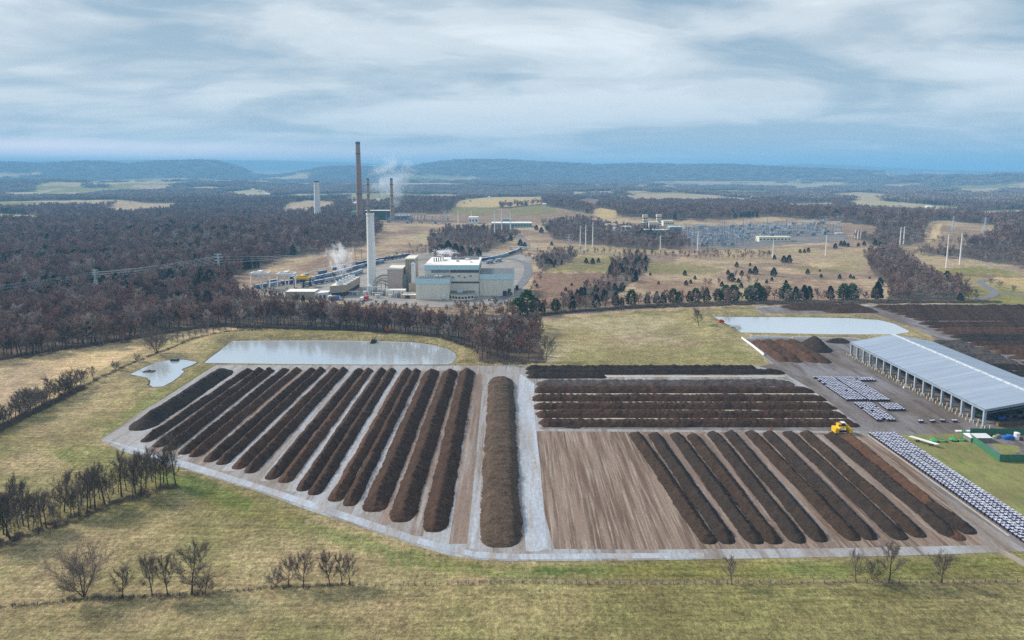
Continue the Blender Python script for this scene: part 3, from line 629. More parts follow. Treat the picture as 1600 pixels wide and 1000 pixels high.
# ================================================================ pallets of bagged compost
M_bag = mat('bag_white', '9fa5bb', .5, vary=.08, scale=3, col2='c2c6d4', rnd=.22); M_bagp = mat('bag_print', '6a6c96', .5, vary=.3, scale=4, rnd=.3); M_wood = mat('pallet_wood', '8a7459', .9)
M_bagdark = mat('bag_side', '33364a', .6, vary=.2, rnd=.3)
def pallet_mb(mb, x, y, z=0, r=random, lav=False):
    w, d = .53, .58; h = 1.05+r.uniform(-.12, .12)
    mb.box(x-.65, x+.65, y-.72, y+.72, z, z+.14, M_wood)
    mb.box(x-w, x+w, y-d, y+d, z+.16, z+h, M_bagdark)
    # bags on top: four lumps
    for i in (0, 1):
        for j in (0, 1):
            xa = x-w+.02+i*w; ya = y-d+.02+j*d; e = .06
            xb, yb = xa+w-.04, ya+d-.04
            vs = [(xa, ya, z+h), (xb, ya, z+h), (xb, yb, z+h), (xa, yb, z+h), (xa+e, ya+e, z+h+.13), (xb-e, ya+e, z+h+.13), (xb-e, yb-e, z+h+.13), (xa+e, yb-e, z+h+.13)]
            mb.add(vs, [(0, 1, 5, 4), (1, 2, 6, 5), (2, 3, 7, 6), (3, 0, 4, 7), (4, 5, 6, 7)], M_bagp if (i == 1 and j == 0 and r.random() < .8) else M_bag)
protos = []
for k in range(4):
    mb = MB(); pallet_mb(mb, 0, 0, 0, random.Random(k)); protos.append(mb)
spots = []
Ax, Ay = P2(1358, 680); Bx, By = P2(1581, 837); Cx, Cy = P2(1401, 680); 
W14 = (Cx-Ax)
ncol = 8
yv = Ay
while yv > 175:
    t = (yv-Ay)/(By-Ay); xl = Ax+(Bx-Ax)*t
    for i in range(ncol):
        x = xl+.6+i*(W14/ncol); q = PX(x, yv)
        if q[0] < 1625: spots.append((q[1], x+random.uniform(-.05, .05), yv+random.uniform(-.06, .06)))
    yv -= 1.7
spots.sort(reverse=True)
pobjs = []
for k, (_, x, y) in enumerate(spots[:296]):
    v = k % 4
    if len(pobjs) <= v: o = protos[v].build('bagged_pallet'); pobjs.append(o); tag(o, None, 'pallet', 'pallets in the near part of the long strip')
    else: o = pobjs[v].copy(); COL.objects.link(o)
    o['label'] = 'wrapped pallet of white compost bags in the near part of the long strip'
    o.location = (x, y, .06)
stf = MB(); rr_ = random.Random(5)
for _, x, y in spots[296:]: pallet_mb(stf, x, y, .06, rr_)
def block(pa, pb, pc, pitchx=1.5, pitchy=1.8):
    """pa back corner, pb back other corner, pc front corner below pa"""
    A = P2(*pa); B = P2(*pb); Cc = P2(*pc); n = int((B[0]-A[0])/pitchx); m_ = int((A[1]-Cc[1])/pitchy)
    for j in range(m_):
        for i in range(n):
            if rr_.random() < .03: continue
            t = j/m_; pallet_mb(stf, A[0]+(Cc[0]-A[0])*t+i*pitchx+rr_.uniform(-.05, .05), A[1]-j*pitchy+rr_.uniform(-.05, .05), .06, rr_)
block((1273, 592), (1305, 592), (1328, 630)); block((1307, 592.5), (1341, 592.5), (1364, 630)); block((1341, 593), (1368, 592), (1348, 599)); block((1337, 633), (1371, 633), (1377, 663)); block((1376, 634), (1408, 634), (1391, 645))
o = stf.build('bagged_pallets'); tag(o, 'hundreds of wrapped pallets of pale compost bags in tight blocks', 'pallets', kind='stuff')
nm = ['first', 'second', 'third', 'fourth']
for i, (x, y) in enumerate([(1437, 661), (1455, 660.5), (1471, 660), (1489.5, 660)]):
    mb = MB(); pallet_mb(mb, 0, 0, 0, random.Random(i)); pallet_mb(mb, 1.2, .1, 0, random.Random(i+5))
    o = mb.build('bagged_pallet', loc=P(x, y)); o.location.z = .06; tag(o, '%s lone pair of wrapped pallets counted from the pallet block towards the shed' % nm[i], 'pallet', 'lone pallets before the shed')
# kerbs
def bar_along(name, pts, w_, h_, m, label=None, cat=None, kind=None, z=.05, sub=None):
    mb = MB(); q = [P2(*p) for p in pts]
    for a, b_ in zip(q[:-1], q[1:]):
        d = Vector((b_[0]-a[0], b_[1]-a[1])); n_ = Vector((-d.y, d.x)).normalized()*w_/2
        mb.prism([(a[0]+n_.x, a[1]+n_.y), (a[0]-n_.x, a[1]-n_.y), (b_[0]-n_.x, b_[1]-n_.y), (b_[0]+n_.x, b_[1]+n_.y)], z, z+h_, m)
    o = mb.build(name); tag(o, label, cat, kind=kind); return o
M_conc = mat('concrete', 'a9a8a5', .9, vary=.15, scale=.8)
bar_along('kerb', [(1356, 680), (1577, 838)], .5, .16, M_conc, kind='structure')
for lb, pts in (('white concrete barrier slanting between green grass and brown ridges', [(1159, 529), (1174, 539.5), (1194, 555.5)]), ('white concrete barrier running along the second pond bank', [(1173, 527.5), (1231, 528.5)]), ('white concrete barrier behind the pointed black pile', [(1238, 528.8), (1280, 529.2)])):
    mb = MB(); q = [P2(*p) for p in pts]
    root = thing('concrete_barrier', lb, 'barrier')
    for a, b_ in zip(q[:-1], q[1:]):
        L_ = math.hypot(b_[0]-a[0], b_[1]-a[1]); n_ = int(L_/4); d = ((b_[0]-a[0])/L_, (b_[1]-a[1])/L_)
        for i in range(n_):
            s0 = i*L_/n_; s1 = s0+L_/n_-.15; w1, w2 = .45, .2
            vs = []
            for s in (s0, s1):
                for (o_, z) in ((-w1, .05), (w1, .05), (w1*.6, .5), (w2, 1.25), (-w2, 1.25), (-w1*.6, .5)):
                    vs.append((a[0]+d[0]*s-d[1]*o_, a[1]+d[1]*s+d[0]*o_, z))
            b2 = MB(); b2.add(vs, [(0, 1, 2, 3, 4, 5), (11, 10, 9, 8, 7, 6)]+[(k, k+6, (k+1) % 6+6, (k+1) % 6) for k in range(6)], M_white); b2.build('barrier_block', root)
# ================================================================ yellow windrow turner
M_yel = mat('yellow_paint', 'd8b21a', .4, vary=.1); M_blk = mat('black_rubber', '1c1c1e', .7); M_glass = mat('dark_glass', '10151a', .08, spec=.8); M_grey = mat('grey_metal', '75797c', .5)
tx, ty = P2(1315, 677)
T = thing('windrow_turner', 'yellow straddling compost turning machine at the end of the rust brown ridge', 'machine', (tx, ty, .05))
for s in (-1, 1):
    mb = MB(); x0 = s*3.4; mb.prism([(x0-.9, -2.6), (x0+.9, -2.6), (x0+.9, 2.0), (x0+.6, 2.6), (x0-.6, 2.6), (x0-.9, 2.0)], .9, 2.9, M_yel)
    mb.prism([(x0-.75, -2.3), (x0+.75, -2.3), (x0+.6, 2.0), (x0-.6, 2.0)], 2.9, 3.3, M_yel); mb.build('side_housing', T)
    mb = MB(); 
    pts = [(-2.6, .5), (-2.3, .1), (2.2, .1), (2.6, .5), (2.3, .9), (-2.3, .9)]
    vs = [(x0-.4, a, b_) for a, b_ in pts]+[(x0+.4, a, b_) for a, b_ in pts]; mb.add(vs, [tuple(range(5, -1, -1)), tuple(range(6, 12))]+[(k, (k+1) % 6, (k+1) % 6+6, k+6) for k in range(6)], M_blk); mb.build('track', T)
mb = MB(); arch = [(-2.6, 2.7), (-1.9, 3.6), (-.8, 4.1), (.8, 4.1), (1.9, 3.6), (2.6, 2.7)]
vs = [(a, y, z) for y in (-2.2, 2.0) for a, z in arch]+[(a*.92, y, z-.35) for y in (-2.2, 2.0) for a, z in arch]
mb.add(vs, [(k, k+1, k+7, k+6) for k in range(5)]+[(k+12, k+18, k+19, k+13) for k in range(5)]+[(k, k+12, k+13, k+1) for k in range(5)]+[(k+6, k+7, k+19, k+18) for k in range(5)], M_yel); mb.build('arched_hood', T)
mb = MB(); mb.box(-2.4, -.9, -1.4, 1.4, 4.12, 5.1, M_yel); mb.box(-2.3, -1.0, -1.42, -1.0, 4.4, 4.9, M_blk); mb.build('engine_cover', T)
c = MB(); c.prism([(-.7, -1.5), (.9, -1.5), (1.0, .6), (-.8, .6)], 4.12, 5.7, M_glass); cab = c.build('cab', T)
c = MB(); c.box(-.9, 1.1, -1.7, .8, 5.7, 5.9, M_white); c.build('cab_roof', cab)
c = MB(); c.box(1.4, 2.5, -1.3, 1.3, 3.9, 4.7, M_yel); c.build('fuel_tank', T)
c = MB(); c.tube([(-1.6, .4, 5.1), (-1.6, .4, 6.0)], .1, M_grey, 8); c.build('exhaust_pipe', T)
c = MB(); c.tube([(-2.4, 0, 1.0), (2.4, 0, 1.0)], .5, M_blk, 10); c.build('drum', T); T.scale = (.85, .85, .85)
# ================================================================ yard odds and ends
M_green = mat('green_mesh', '3c6f57', .8, vary=.12, scale=1); M_gpaint = mat('green_paint', '3f9a5d', .4, vary=.1); M_blue = mat('blue_plastic', '2a66b8', .4, vary=.15); M_post = mat('post_metal', '5d6b64', .6)
def panel_fence(label, pts, h_, mt, name='mesh_fence', cat='fence', post=3.0):
    q = [P2(*p) for p in pts]; root = thing(name, label, cat, (q[0][0], q[0][1], .05))
    o0 = q[0]
    for a, b_ in zip(q[:-1], q[1:]):
        L_ = math.hypot(b_[0]-a[0], b_[1]-a[1]); d = ((b_[0]-a[0])/L_, (b_[1]-a[1])/L_); a = (a[0]-o0[0], a[1]-o0[1])
        mb = MB(); e = .04
        mb.prism([(a[0]-d[1]*e, a[1]+d[0]*e), (a[0]+d[1]*e, a[1]-d[0]*e), (a[0]+d[0]*L_+d[1]*e, a[1]+d[1]*L_-d[0]*e), (a[0]+d[0]*L_-d[1]*e, a[1]+d[1]*L_+d[0]*e)], .05, h_, mt); mb.build('mesh_panel', root)
        for i in range(int(L_/post)+1):
            m2 = MB(); m2.cyl(a[0]+d[0]*i*post-d[1]*.1, a[1]+d[1]*i*post+d[0]*.1, 0, h_+.15, .07, .07, M_post, 6); m2.build('post', root)
    return root
panel_fence('tall green screened fence bending round the equipment corner of the lawn', [(1502.5, 679.5), (1562, 722), (1640, 723)], 3.0, M_green)
panel_fence('long dark green screened fence behind the blue containers', [(1516, 678), (1640, 679.5)], 2.4, M_green)
def at(px, py): x, y, _ = P(px, py); return (x, y, .08)
# long narrow white canopy on wheels
x, y, _ = P(1443, 694); cv = thing('conveyor_trailer', 'long narrow white topped trailer standing on the lawn', 'trailer', (x, y, .08), rz=0)
mb = MB(); mb.prism([(-3.6, 4.4), (-2.0, 4.9), (4.3, -3.6), (2.6, -4.2)], 1.3, 1.55, M_white); mb.build('deck', cv)
for (a, b_) in ((-1.6, 2.2), (1.4, -1.8), (-.2, 2.9), (2.9, -1.3)):
    mb = MB(); mb.tube([(a-.12, b_, .4), (a+.12, b_, .4)], .4, M_blk, 10); mb.build('wheel', cv)
mb = MB(); mb.bar((-2.6, 4.3, 1.2), (3.2, -3.8, 1.2), .12, M_grey); mb.build('chassis', cv)
def implement(px, py, label):
    t = thing('farm_implement', label, 'farm machine', at(px, py), 'green machines on the lawn')
    mb = MB(); mb.cyl(-1.8, 0, .5, .9, 1.7, 1.2, M_gpaint, 10); mb.build('mower_deck', t)
    mb = MB(); mb.cyl(1.9, -.2, .4, .7, 1.1, .8, M_gpaint, 10); mb.build('mower_deck', t)
    mb = MB(); mb.tube([(-2.2, 0, .9), (-1.6, .3, 2.1), (-.6, 0, 1.2), (1.9, -.2, .8), (3.2, -.4, .6)], .14, M_gpaint, 6); mb.build('hitch_frame', t)
    for a in (-2.9, -.6, 2.8):
        mb = MB(); mb.tube([(a, -1.3, .35), (a+.25, -1.3, .35)], .35, M_blk, 8); mb.build('wheel', t)
implement(1466, 690, 'green disc mower on the lawn beside the white trailer'); implement(1496, 688.5, 'green disc mower next to the green screened fence')
x, y, _ = P(1527, 688); tn = thing('storage_tent', 'low white roofed storage tent behind the green fence', 'tent', (x, y, .06))
mb = MB(); mb.add([(-4.3, -2.4, 0), (4.3, -2.4, 0), (4.3, 2.4, 0), (-4.3, 2.4, 0), (-4.3, -2.4, 2), (4.3, -2.4, 2), (4.3, 2.4, 2), (-4.3, 2.4, 2)], [(0, 1, 5, 4), (1, 2, 6, 5), (2, 3, 7, 6), (3, 0, 4, 7)], M_grey); mb.build('side_wall', tn)
mb = MB(); mb.add([(-4.5, -2.6, 1.95), (4.5, -2.6, 1.95), (4.5, 2.6, 1.95), (-4.5, 2.6, 1.95), (-3.4, 0, 3.0), (3.4, 0, 3.0)], [(0, 1, 5, 4), (1, 2, 5), (2, 3, 4, 5), (3, 0, 4)], M_white); mb.build('roof', tn)
mb = MB(); mb.box(-3.6, 3.6, -.8, .8, 0, .35, M_white); o = mb.build('roof_sheet_stack', loc=at(1507, 674.5)); tag(o, 'low stack of white sheets by the green fence corner', 'sheet stack')
def barrel(px, py, m, label, r=.7, h=1.3, name='barrel', cat='barrel', dome=True, group='drums behind the green fence'):
    mb = MB(); mb.cyl(0, 0, 0, h, r, r, m, 14); mb.cyl(0, 0, h, h+.22, r, r*.5, m, 14) if dome else None
    mb.cyl(0, 0, h*.5, h*.5+.08, r*1.03, r*1.03, m, 14)
    o = mb.build(name, loc=at(px, py)); tag(o, label, cat, group); return o
barrel(1571, 686.5, M_blue, 'squat blue drum beside the white tent', 1.1, 1.3); barrel(1577, 686, M_blue, 'blue drum in the middle of the blue cluster', 1.2, 1.6); barrel(1582, 686.5, M_blue, 'blue drum next to the tall white tank', 1.0, 1.2)
barrel(1588.5, 687, M_white, 'tall white tank standing at the end of the drums', 1.1, 2.9, 'storage_tank', 'tank', group=None); barrel(1560, 684, M_grey, 'grey drum in front of the dark green fence', .9, 1.2); barrel(1549, 683.5, M_blk, 'black drum close to the white tent roof', .8, 1.1)
barrel(1554, 685, mat('pale_green', '9aa88a', .6), 'pale green drum between black and grey drums', .8, .9); barrel(1595, 688, mat('rust', '5b4138', .8), 'rusty drum on the paved corner', .9, 1.1)
# stacks of wooden pallets under the near shed gable
sx_, sy_ = P2(1556, 669)
for i in range(15):
    px = 1560+i*5.2; py = 666.5-abs(i-2)*.35+ (0 if i < 6 else -(i-6)*.5)
    mb = MB()
    for k in range(8): mb.box(-.55, .55, -.6, .6, k*.2+.02, k*.2+.07, M_wood); mb.box(-.5, -.4, -.58, .58, k*.2+.07, k*.2+.2, M_wood); mb.box(.4, .5, -.58, .58, k*.2+.07, k*.2+.2, M_wood)
    o = mb.build('pallet_stack', loc=at(px, py)); tag(o, 'tall stack of bare wooden pallets in the curved row under the shed gable', 'pallet stack', 'stacks of wooden pallets under the shed gable')
def machine(px, py, m, label, w_=3, l_=5, h_=2.6, rz=0):
    t = thing('loader', label, 'loader', at(px, py), rz=rz)
    mb = MB(); mb.prism([(-w_/2, -l_/2), (w_/2, -l_/2), (w_/2, l_*.3), (w_*.3, l_/2), (-w_*.3, l_/2), (-w_/2, l_*.3)], .7, h_*.65, m); mb.build('body', t)
    mb = MB(); mb.prism([(-w_*.35, -l_*.2), (w_*.35, -l_*.2), (w_*.3, l_*.15), (-w_*.3, l_*.15)], h_*.65, h_*1.15, M_glass); mb.build('cab', t)
    for a in (-1, 1):
        for b_ in (-.3, .3):
            mb = MB(); mb.tube([(a*(w_/2), b_*l_, .75), (a*(w_/2+.5), b_*l_, .75)], .75, M_blk, 12); mb.build('wheel', t)
    mb = MB(); mb.box(-w_*.6, w_*.6, l_/2+.4, l_/2+1.3, .1, 1.2, M_grey); mb.build('bucket', t)
machine(1560, 655, M_blue, 'blue wheel loader parked under the shed roof'); machine(1531, 653, mat('dark_green', '2c4a38', .6), 'dark green wheel loader in the shed shade', 3, 5.5, 2.8, .5)
machine(1592, 652, M_grey, 'grey wheel loader deep under the shed', 3, 5, 2.6, 1.2)
mb = MB(); mb.box(-1.6, 1.6, -.4, .4, 0, .8, M_white); mb.box(-1.5, -.2, -.38, .38, .8, 1.2, M_cream)
o = mb.build('concrete_barrier', loc=(203.0, P2(1382, 607)[1], .06)); tag(o, 'low white block barrier at the foot of a shed column', 'barrier')
mb = MB(); mb.cyl(0, 0, 0, .08, .4, .4, mat('red_paint', 'c03428', .5), 8); mb.cyl(0, 0, .08, 1.2, .32, .06, mat('red_paint', 'c03428', .5), 8); o = mb.build('traffic_cone', loc=at(1205.5, 670)); tag(o, 'small red cone at the foot of the nearest cross ridge', 'cone')
# ponds: platforms
def dock(px, py, label, w_, l_, h_, m):
    t = thing('dock', label, 'dock', (P2(px, py)[0], P2(px, py)[1], .12))
    mb = MB(); mb.box(-w_/2, w_/2, -l_/2, l_/2, h_, h_+.25, m); mb.build('deck', t)
    for a in (-1, 0, 1):
        for b_ in (-1, 1):
            mb = MB(); mb.cyl(a*w_*.45, b_*l_*.42, -1.6, h_, .15, .15, m, 6); mb.build('leg', t)
    for b_ in (-1, 1):
        mb = MB(); mb.bar((-w_/2, b_*l_*.48, h_+1.2), (w_/2, b_*l_*.48, h_+1.2), .07, M_grey)
        for a in (-1, -.3, .3, 1): mb.bar((a*w_/2, b_*l_*.48, h_+.2), (a*w_/2, b_*l_*.48, h_+1.2), .06, M_grey)
        mb.build('railing', t)
dock(1148, 513, 'grey railed pump dock at the corner of the second pond', 8, 3, .9, mat('weathered_wood', '8f8b84', .9))
dk = MB(); dk.prism([(-1.4, -3), (1.4, -3), (1.9, 3), (-1.5, 3)], .15, .9, M_blk); dk.box(-.9, .9, -1.5, 2.2, .9, 2.0, mat('dark_blue', '2b3a44', .6)); dk.bar((.2, 1, 1.6), (1.2, 5.5, 3.0), .2, M_blk)
o = dk.build('pump_barge', loc=(P2(583, 535.5)[0], P2(583, 535.5)[1], .1)); tag(o, 'small dark pump barge moored at the back bank of the large pond', 'barge')
def excav(px, py, label, m, z=0):
    x, y = P2(px, py); t = thing('pump_trailer', label, 'pump', (x, y, hz(x, y)+z))
    mb = MB(); mb.box(-1.8, 1.8, -1, 1, .6, 1.9, m); mb.prism([(-1.2, -.8), (.6, -.8), (.6, .8), (-1.2, .8)], 1.9, 2.4, m); mb.build('housing', t)
    for a in (-1.1, 1.1):
        mb = MB(); mb.tube([(a, -1.2, .45), (a, 1.2, .45)], .45, M_blk, 10); mb.build('wheel', t)
    mb = MB(); mb.tube([(1.8, 0, .8), (3.4, 0, .5)], .1, M_grey, 6); mb.build('drawbar', t)
excav(606, 524.5, 'orange red pump trailer on the bank above the large pond', mat('orange_paint', 'b8482c', .5)); excav(1127, 507.5, 'bright red pump trailer beside the second pond', mat('red_paint', 'c03428', .5))
mb = MB(); mb.prism([(-3, -1.4), (2.6, -1.8), (3, 1.2), (-2, 1.8)], -.5, .45, mat('wet_rock', '3a3834', .8)); mb.cyl(.2, 0, .45, 1.1, .7, .3, M_blk, 8); o = mb.build('aerator_float', loc=(P2(233, 581)[0], P2(233, 581)[1], .12)); tag(o, 'dark aerator float in the small forked pond', 'float')
mb = MB(); mb.box(-2.2, 2.2, -1, 1, -.5, 1.0, mat('wet_rock', '3a3834', .8)); mb.box(-1.6, 1.6, -.8, .8, 1.0, 1.4, M_grey); o = mb.build('outlet_box', loc=(P2(273, 564)[0], P2(273, 564)[1], .12)); tag(o, 'dark concrete outlet box on the far edge of the small pond', 'outlet')
# ================================================================ vegetation
def bark(name, c, rnd=.25, sat=1):
    m = mat(name, c, .9, vary=.25, scale=1.5, rnd=rnd, spec=.1); return m
M_bark = bark('bark_dark', '4a423e'); M_twig = bark('twigs', '766b65'); M_bark2 = bark('bark_pale', '7d746f', .3); M_twig_f = bark('twigs_wood', '8a756e', .45); M_twig_r = bark('twigs_red', '835f58', .3); M_twig_p = bark('twigs_pale', '9d938f', .3)
class TB:
    """fast builder: branches of three or five sides and single twig blades"""
    def __init__(s): s.v = []; s.f = []
    def limb(s, pts, r0, r1, n):
        o = len(s.v); k = len(pts)
        for i, p in enumerate(pts):
            d = pts[min(i+1, k-1)]-pts[max(i-1, 0)]; d.normalize(); a = d.orthogonal(); a.normalize(); b = d.cross(a); r = r0+(r1-r0)*i/(k-1)
            for j in range(n):
                t = 6.2832*j/n; s.v.append(tuple(p+(a*math.cos(t)+b*math.sin(t))*r))
        for i in range(k-1):
            for j in range(n): s.f.append((o+i*n+j, o+i*n+(j+1) % n, o+(i+1)*n+(j+1) % n, o+(i+1)*n+j))
    def blade(s, p, d, L, w, rnd):
        a = d.orthogonal(); a.normalize(); b = d.cross(a); t = rnd.uniform(0, 6.28); a = a*math.cos(t)+b*math.sin(t); o = len(s.v)
        e = p+d*L*.55+b*rnd.uniform(-.12, .12)*L
        s.v += [tuple(p-a*w/2), tuple(p+a*w/2), tuple(e+a*w*.4), tuple(e-a*w*.4), tuple(p+d*L+Vector((0, 0, .08*L)))]
        s.f += [(o, o+1, o+2, o+3), (o+3, o+2, o+4)]
    def mesh(s, name, m):
        me = bpy.data.meshes.new(name); me.from_pydata(s.v, [], s.f); me.materials.append(m); me.update(); return me
def rv(rnd): return Vector((rnd.uniform(-1, 1), rnd.uniform(-1, 1), rnd.uniform(-1, 1)))
def bare(seed, H=16, W=12, stems=1, lim=(7, 6, 5), ntw=2600, tw=.05, tl=1.3, low=.22):
    rnd = random.Random(seed); T_ = TB(); C_ = TB(); ends = []
    def curve(p, d, L, k, bend):
        pts = [p.copy()]; dd = d.copy()
        for i in range(k):
            dd = (dd+rv(rnd)*bend+Vector((0, 0, .06))).normalized(); p = p+dd*(L/k); pts.append(p.copy())
        return pts, dd
    for st in range(stems):
        lean = Vector((rnd.uniform(-.12, .12), rnd.uniform(-.12, .12), 1)) if stems == 1 else Vector((math.cos(6.28*st/stems+seed)*.55, math.sin(6.28*st/stems+seed)*.3, 1))
        r0 = .02*H/(1 if stems == 1 else 1.4)
        pts, dd = curve(Vector((0, 0, -.4)), lean.normalized(), H*.78, 7, .09); T_.limb(pts, r0, r0*.22, 6)
        for i in range(int(lim[0]*(1 if stems == 1 else .7))):
            t = low+(1-low)*(i+rnd.random())/lim[0]; k = min(6, int(t*7)); fr = t*7-k; k = min(k, 6); p = pts[k].lerp(pts[k+1], min(fr, 1))
            az_ = i*2.4+rnd.uniform(-.5, .5); up = .45+.9*t; d = Vector((math.cos(az_), math.sin(az_), up)).normalized()
            L = W*.5*(1.1-.45*abs(t-.45)*1.6)*rnd.uniform(.85, 1.2)
            q, dq = curve(p, d, L, 5, .16); T_.limb(q, r0*.36*(1.1-t*.6), r0*.1, 4)
            for j in range(lim[1]):
                tt = .25+.75*(j+rnd.random())/lim[1]; kk = min(4, int(tt*5)); pp = q[kk].lerp(q[kk+1], min(tt*5-kk, 1))
                d2 = (dq+rv(rnd)*.95+Vector((0, 0, .25))).normalized(); L2 = L*rnd.uniform(.28, .5)
                q2, dq2 = curve(pp, d2, L2, 3, .2); C_.limb(q2, r0*.11, .02, 3); ends.append((q2, dq2))
        ends.append((pts[4:], dd))
    n = len(ends)
    for i in range(ntw):
        q2, dq = ends[i % n]; k = rnd.randrange(len(q2)-1); p = q2[k].lerp(q2[k+1], rnd.random())
        d = (dq+rv(rnd)*.9+Vector((0, 0, .15))).normalized(); C_.blade(p, d, tl*rnd.uniform(.6, 1.3), tw, rnd)
    return T_, C_
def joined(name, TC, mt):
    T_, C_ = TC; me = bpy.data.meshes.new(name); o = len(T_.v); me.from_pydata(T_.v+C_.v, [], T_.f+[tuple(i+o for i in f) for f in C_.f])
    me.materials.append(M_bark2); me.materials.append(mt); me.polygons.foreach_set('material_index', [0]*len(T_.f)+[1]*len(C_.f)); me.update(); return me
M_nee = mat('needles_dark', '2f3d2b', .9, vary=.4, scale=1.2, rnd=.3, spec=.1); M_nee2 = mat('needles_green', '3f5c33', .9, vary=.4, scale=1.2, rnd=.3, spec=.1)
def conifer(seed, H=9, W=5, n=900, kind='cedar', size=.55):
    rnd = random.Random(seed); T_ = TB(); C_ = TB()
    T_.limb([Vector((0, 0, -.3)), Vector((.05, 0, H*.5)), Vector((0, .05, H*.95))], .03*H, .03, 6)
    lobes = [(rnd.uniform(0, 6.28), rnd.random(), rnd.uniform(.7, 1.25)) for _ in range(9)]
    for i in range(n):
        t = rnd.random()**.8; z = H*(.06+.94*t)
        if kind == 'cedar': R_ = W/2*(1-t)**.75*(.55+.9*min(t*4, 1)*.5)
        else: R_ = W/2*(.25+math.sin(math.pi*min(1, t*.85+.18))*.85); 
        a = rnd.uniform(0, 6.28)
        R_ *= 1+.28*math.sin(a*3+seed+z*1.3)+.15*math.sin(a*7+z*3); r = R_*rnd.uniform(.35, 1)**.5
        if kind == 'pine': z = round(z/(H*.11))*(H*.11)+rnd.uniform(-.3, .3)
        p = Vector((math.cos(a)*r, math.sin(a)*r, z)); d = Vector((math.cos(a), math.sin(a), rnd.uniform(-.5, .7))).normalized()
        s = size*rnd.uniform(.6, 1.3); b = d.orthogonal().normalized(); c = d.cross(b); b = (b*math.cos(i)+c*math.sin(i))*s*.5; o = len(C_.v)
        C_.v += [tuple(p-b), tuple(p+b), tuple(p+d*s+b*.4), tuple(p+d*s-b*.5+Vector((0, 0, .1)))]; C_.f.append((o, o+1, o+2, o+3))
    for k in range(9):
        z = H*(.15+.08*k); a = k*2.4; R_ = W*.35*(1-k/11); T_.limb([Vector((0, 0, z)), Vector((math.cos(a)*R_, math.sin(a)*R_, z+.3))], .05, .02, 3)
    return T_, C_
def bush(seed, H=2.5, W=4, n=260, tw=.05):
    rnd = random.Random(seed); C_ = TB()
    for i in range(n):
        a = rnd.uniform(0, 6.28); r = rnd.random()**.5*W/2; d = Vector((math.cos(a)*.5, math.sin(a)*.5, 1))+rv(rnd)*.4; d.normalize()
        C_.blade(Vector((math.cos(a)*r, math.sin(a)*r, rnd.uniform(-.1, H*.45*(1-r/W)))), d, H*rnd.uniform(.35, .75), tw, rnd)
    return C_
def clump(seed, W=42, H=16, n=900):
    """a piece of far woodland: many small crowns side by side"""
    rnd = random.Random(seed); C_ = TB(); cr = [(rnd.uniform(-W/2, W/2), rnd.uniform(-W/2, W/2), rnd.uniform(.75, 1.1)*H, rnd.uniform(4, 6.5)) for _ in range(20)]
    for i in range(n):
        x, y, h, r = cr[i % 20]; u = rv(rnd); u.normalize(); u.z = abs(u.z); p = Vector((x+u.x*r, y+u.y*r, h*.62+u.z*h*.38)); s = rnd.uniform(1.0, 2.2)
        b = u.orthogonal().normalized(); c = u.cross(b); b = (b*math.cos(i)+c*math.sin(i)); c = u.cross(b); c = (c+u*rnd.uniform(-.6, .6)); o = len(C_.v)
        C_.v += [tuple(p-b*s*.6), tuple(p+c*s), tuple(p+b*s*.6), tuple(p-c*s*.8)]; C_.f.append((o, o+1, o+2, o+3))
    for x, y, h, r in cr: C_.limb([Vector((x, y, -1)), Vector((x, y, h*.8))], .25, .1, 4)
    return C_
# ---- individual trees -------------------------------------------------------
proto_t = {}
def tree_proto(key):
    if key in proto_t: return proto_t[key]
    kind, v = key
    if kind == 'near': TC = bare(100+v, 16, 13, 1, (13, 9, 5), 5600, .034, 1.3); mt = M_twig
    elif kind == 'wide': TC = bare(140+v, 13, 17, 4, (13, 9, 5), 8000, .034, 1.4, .15); mt = M_twig
    elif kind == 'tall': TC = bare(160+v, 18, 9, 1, (12, 7, 5), 2500, .036, 1.3, .3); mt = M_twig
    elif kind == 'mid': TC = bare(180+v, 17, 10, 1, (9, 7, 5), 2200, .08, 1.5, .3); mt = [M_twig_f, M_twig_p, M_twig_f, M_twig_r, M_twig_f][v % 5]
    elif kind == 'shrub': TC = bare(200+v, 7, 8, 3, (9, 7, 4), 2600, .035, .9, .1); mt = M_twig
    elif kind == 'cedar': TC = conifer(300+v, 9, 5.2, 1100); mt = M_nee
    elif kind == 'pine': TC = conifer(330+v, 14, 8, 1500, 'pine', .9); mt = M_nee2
    r = (TC[0].mesh('trunk', M_bark), TC[1].mesh('crown', mt)); proto_t[key] = r; return r
HH = dict(near=16, wide=13, tall=18, mid=17, shrub=7, cedar=9, pine=14)
NTREE = [0]
def tree(kind, v, px, pyb, hpx=None, label='', group=None, name=None, wk=1.0, h=None, world=None, rz=None):
    T_, C_ = tree_proto((kind, v))
    if world: x, y = world
    else: x, y = P2(px, pyb)
    z = hz(x, y)
    if h is None: h = HT(px, pyb, pyb-hpx, 0) if not world else 16
    s = h/HH[kind]/.97
    cat = 'tree'; name = name or {'cedar': 'evergreen_tree', 'pine': 'pine_tree', 'shrub': 'bare_shrub'}.get(kind, 'bare_tree')
    if kind == 'shrub': cat = 'shrub'
    r = thing(name, label, cat, (x, y, z), group, random.uniform(0, 6.28) if rz is None else rz); r.scale = (s*wk, s*wk, s)
    link('trunk', T_, r); link('crown', C_, r); NTREE[0] += 1; return r
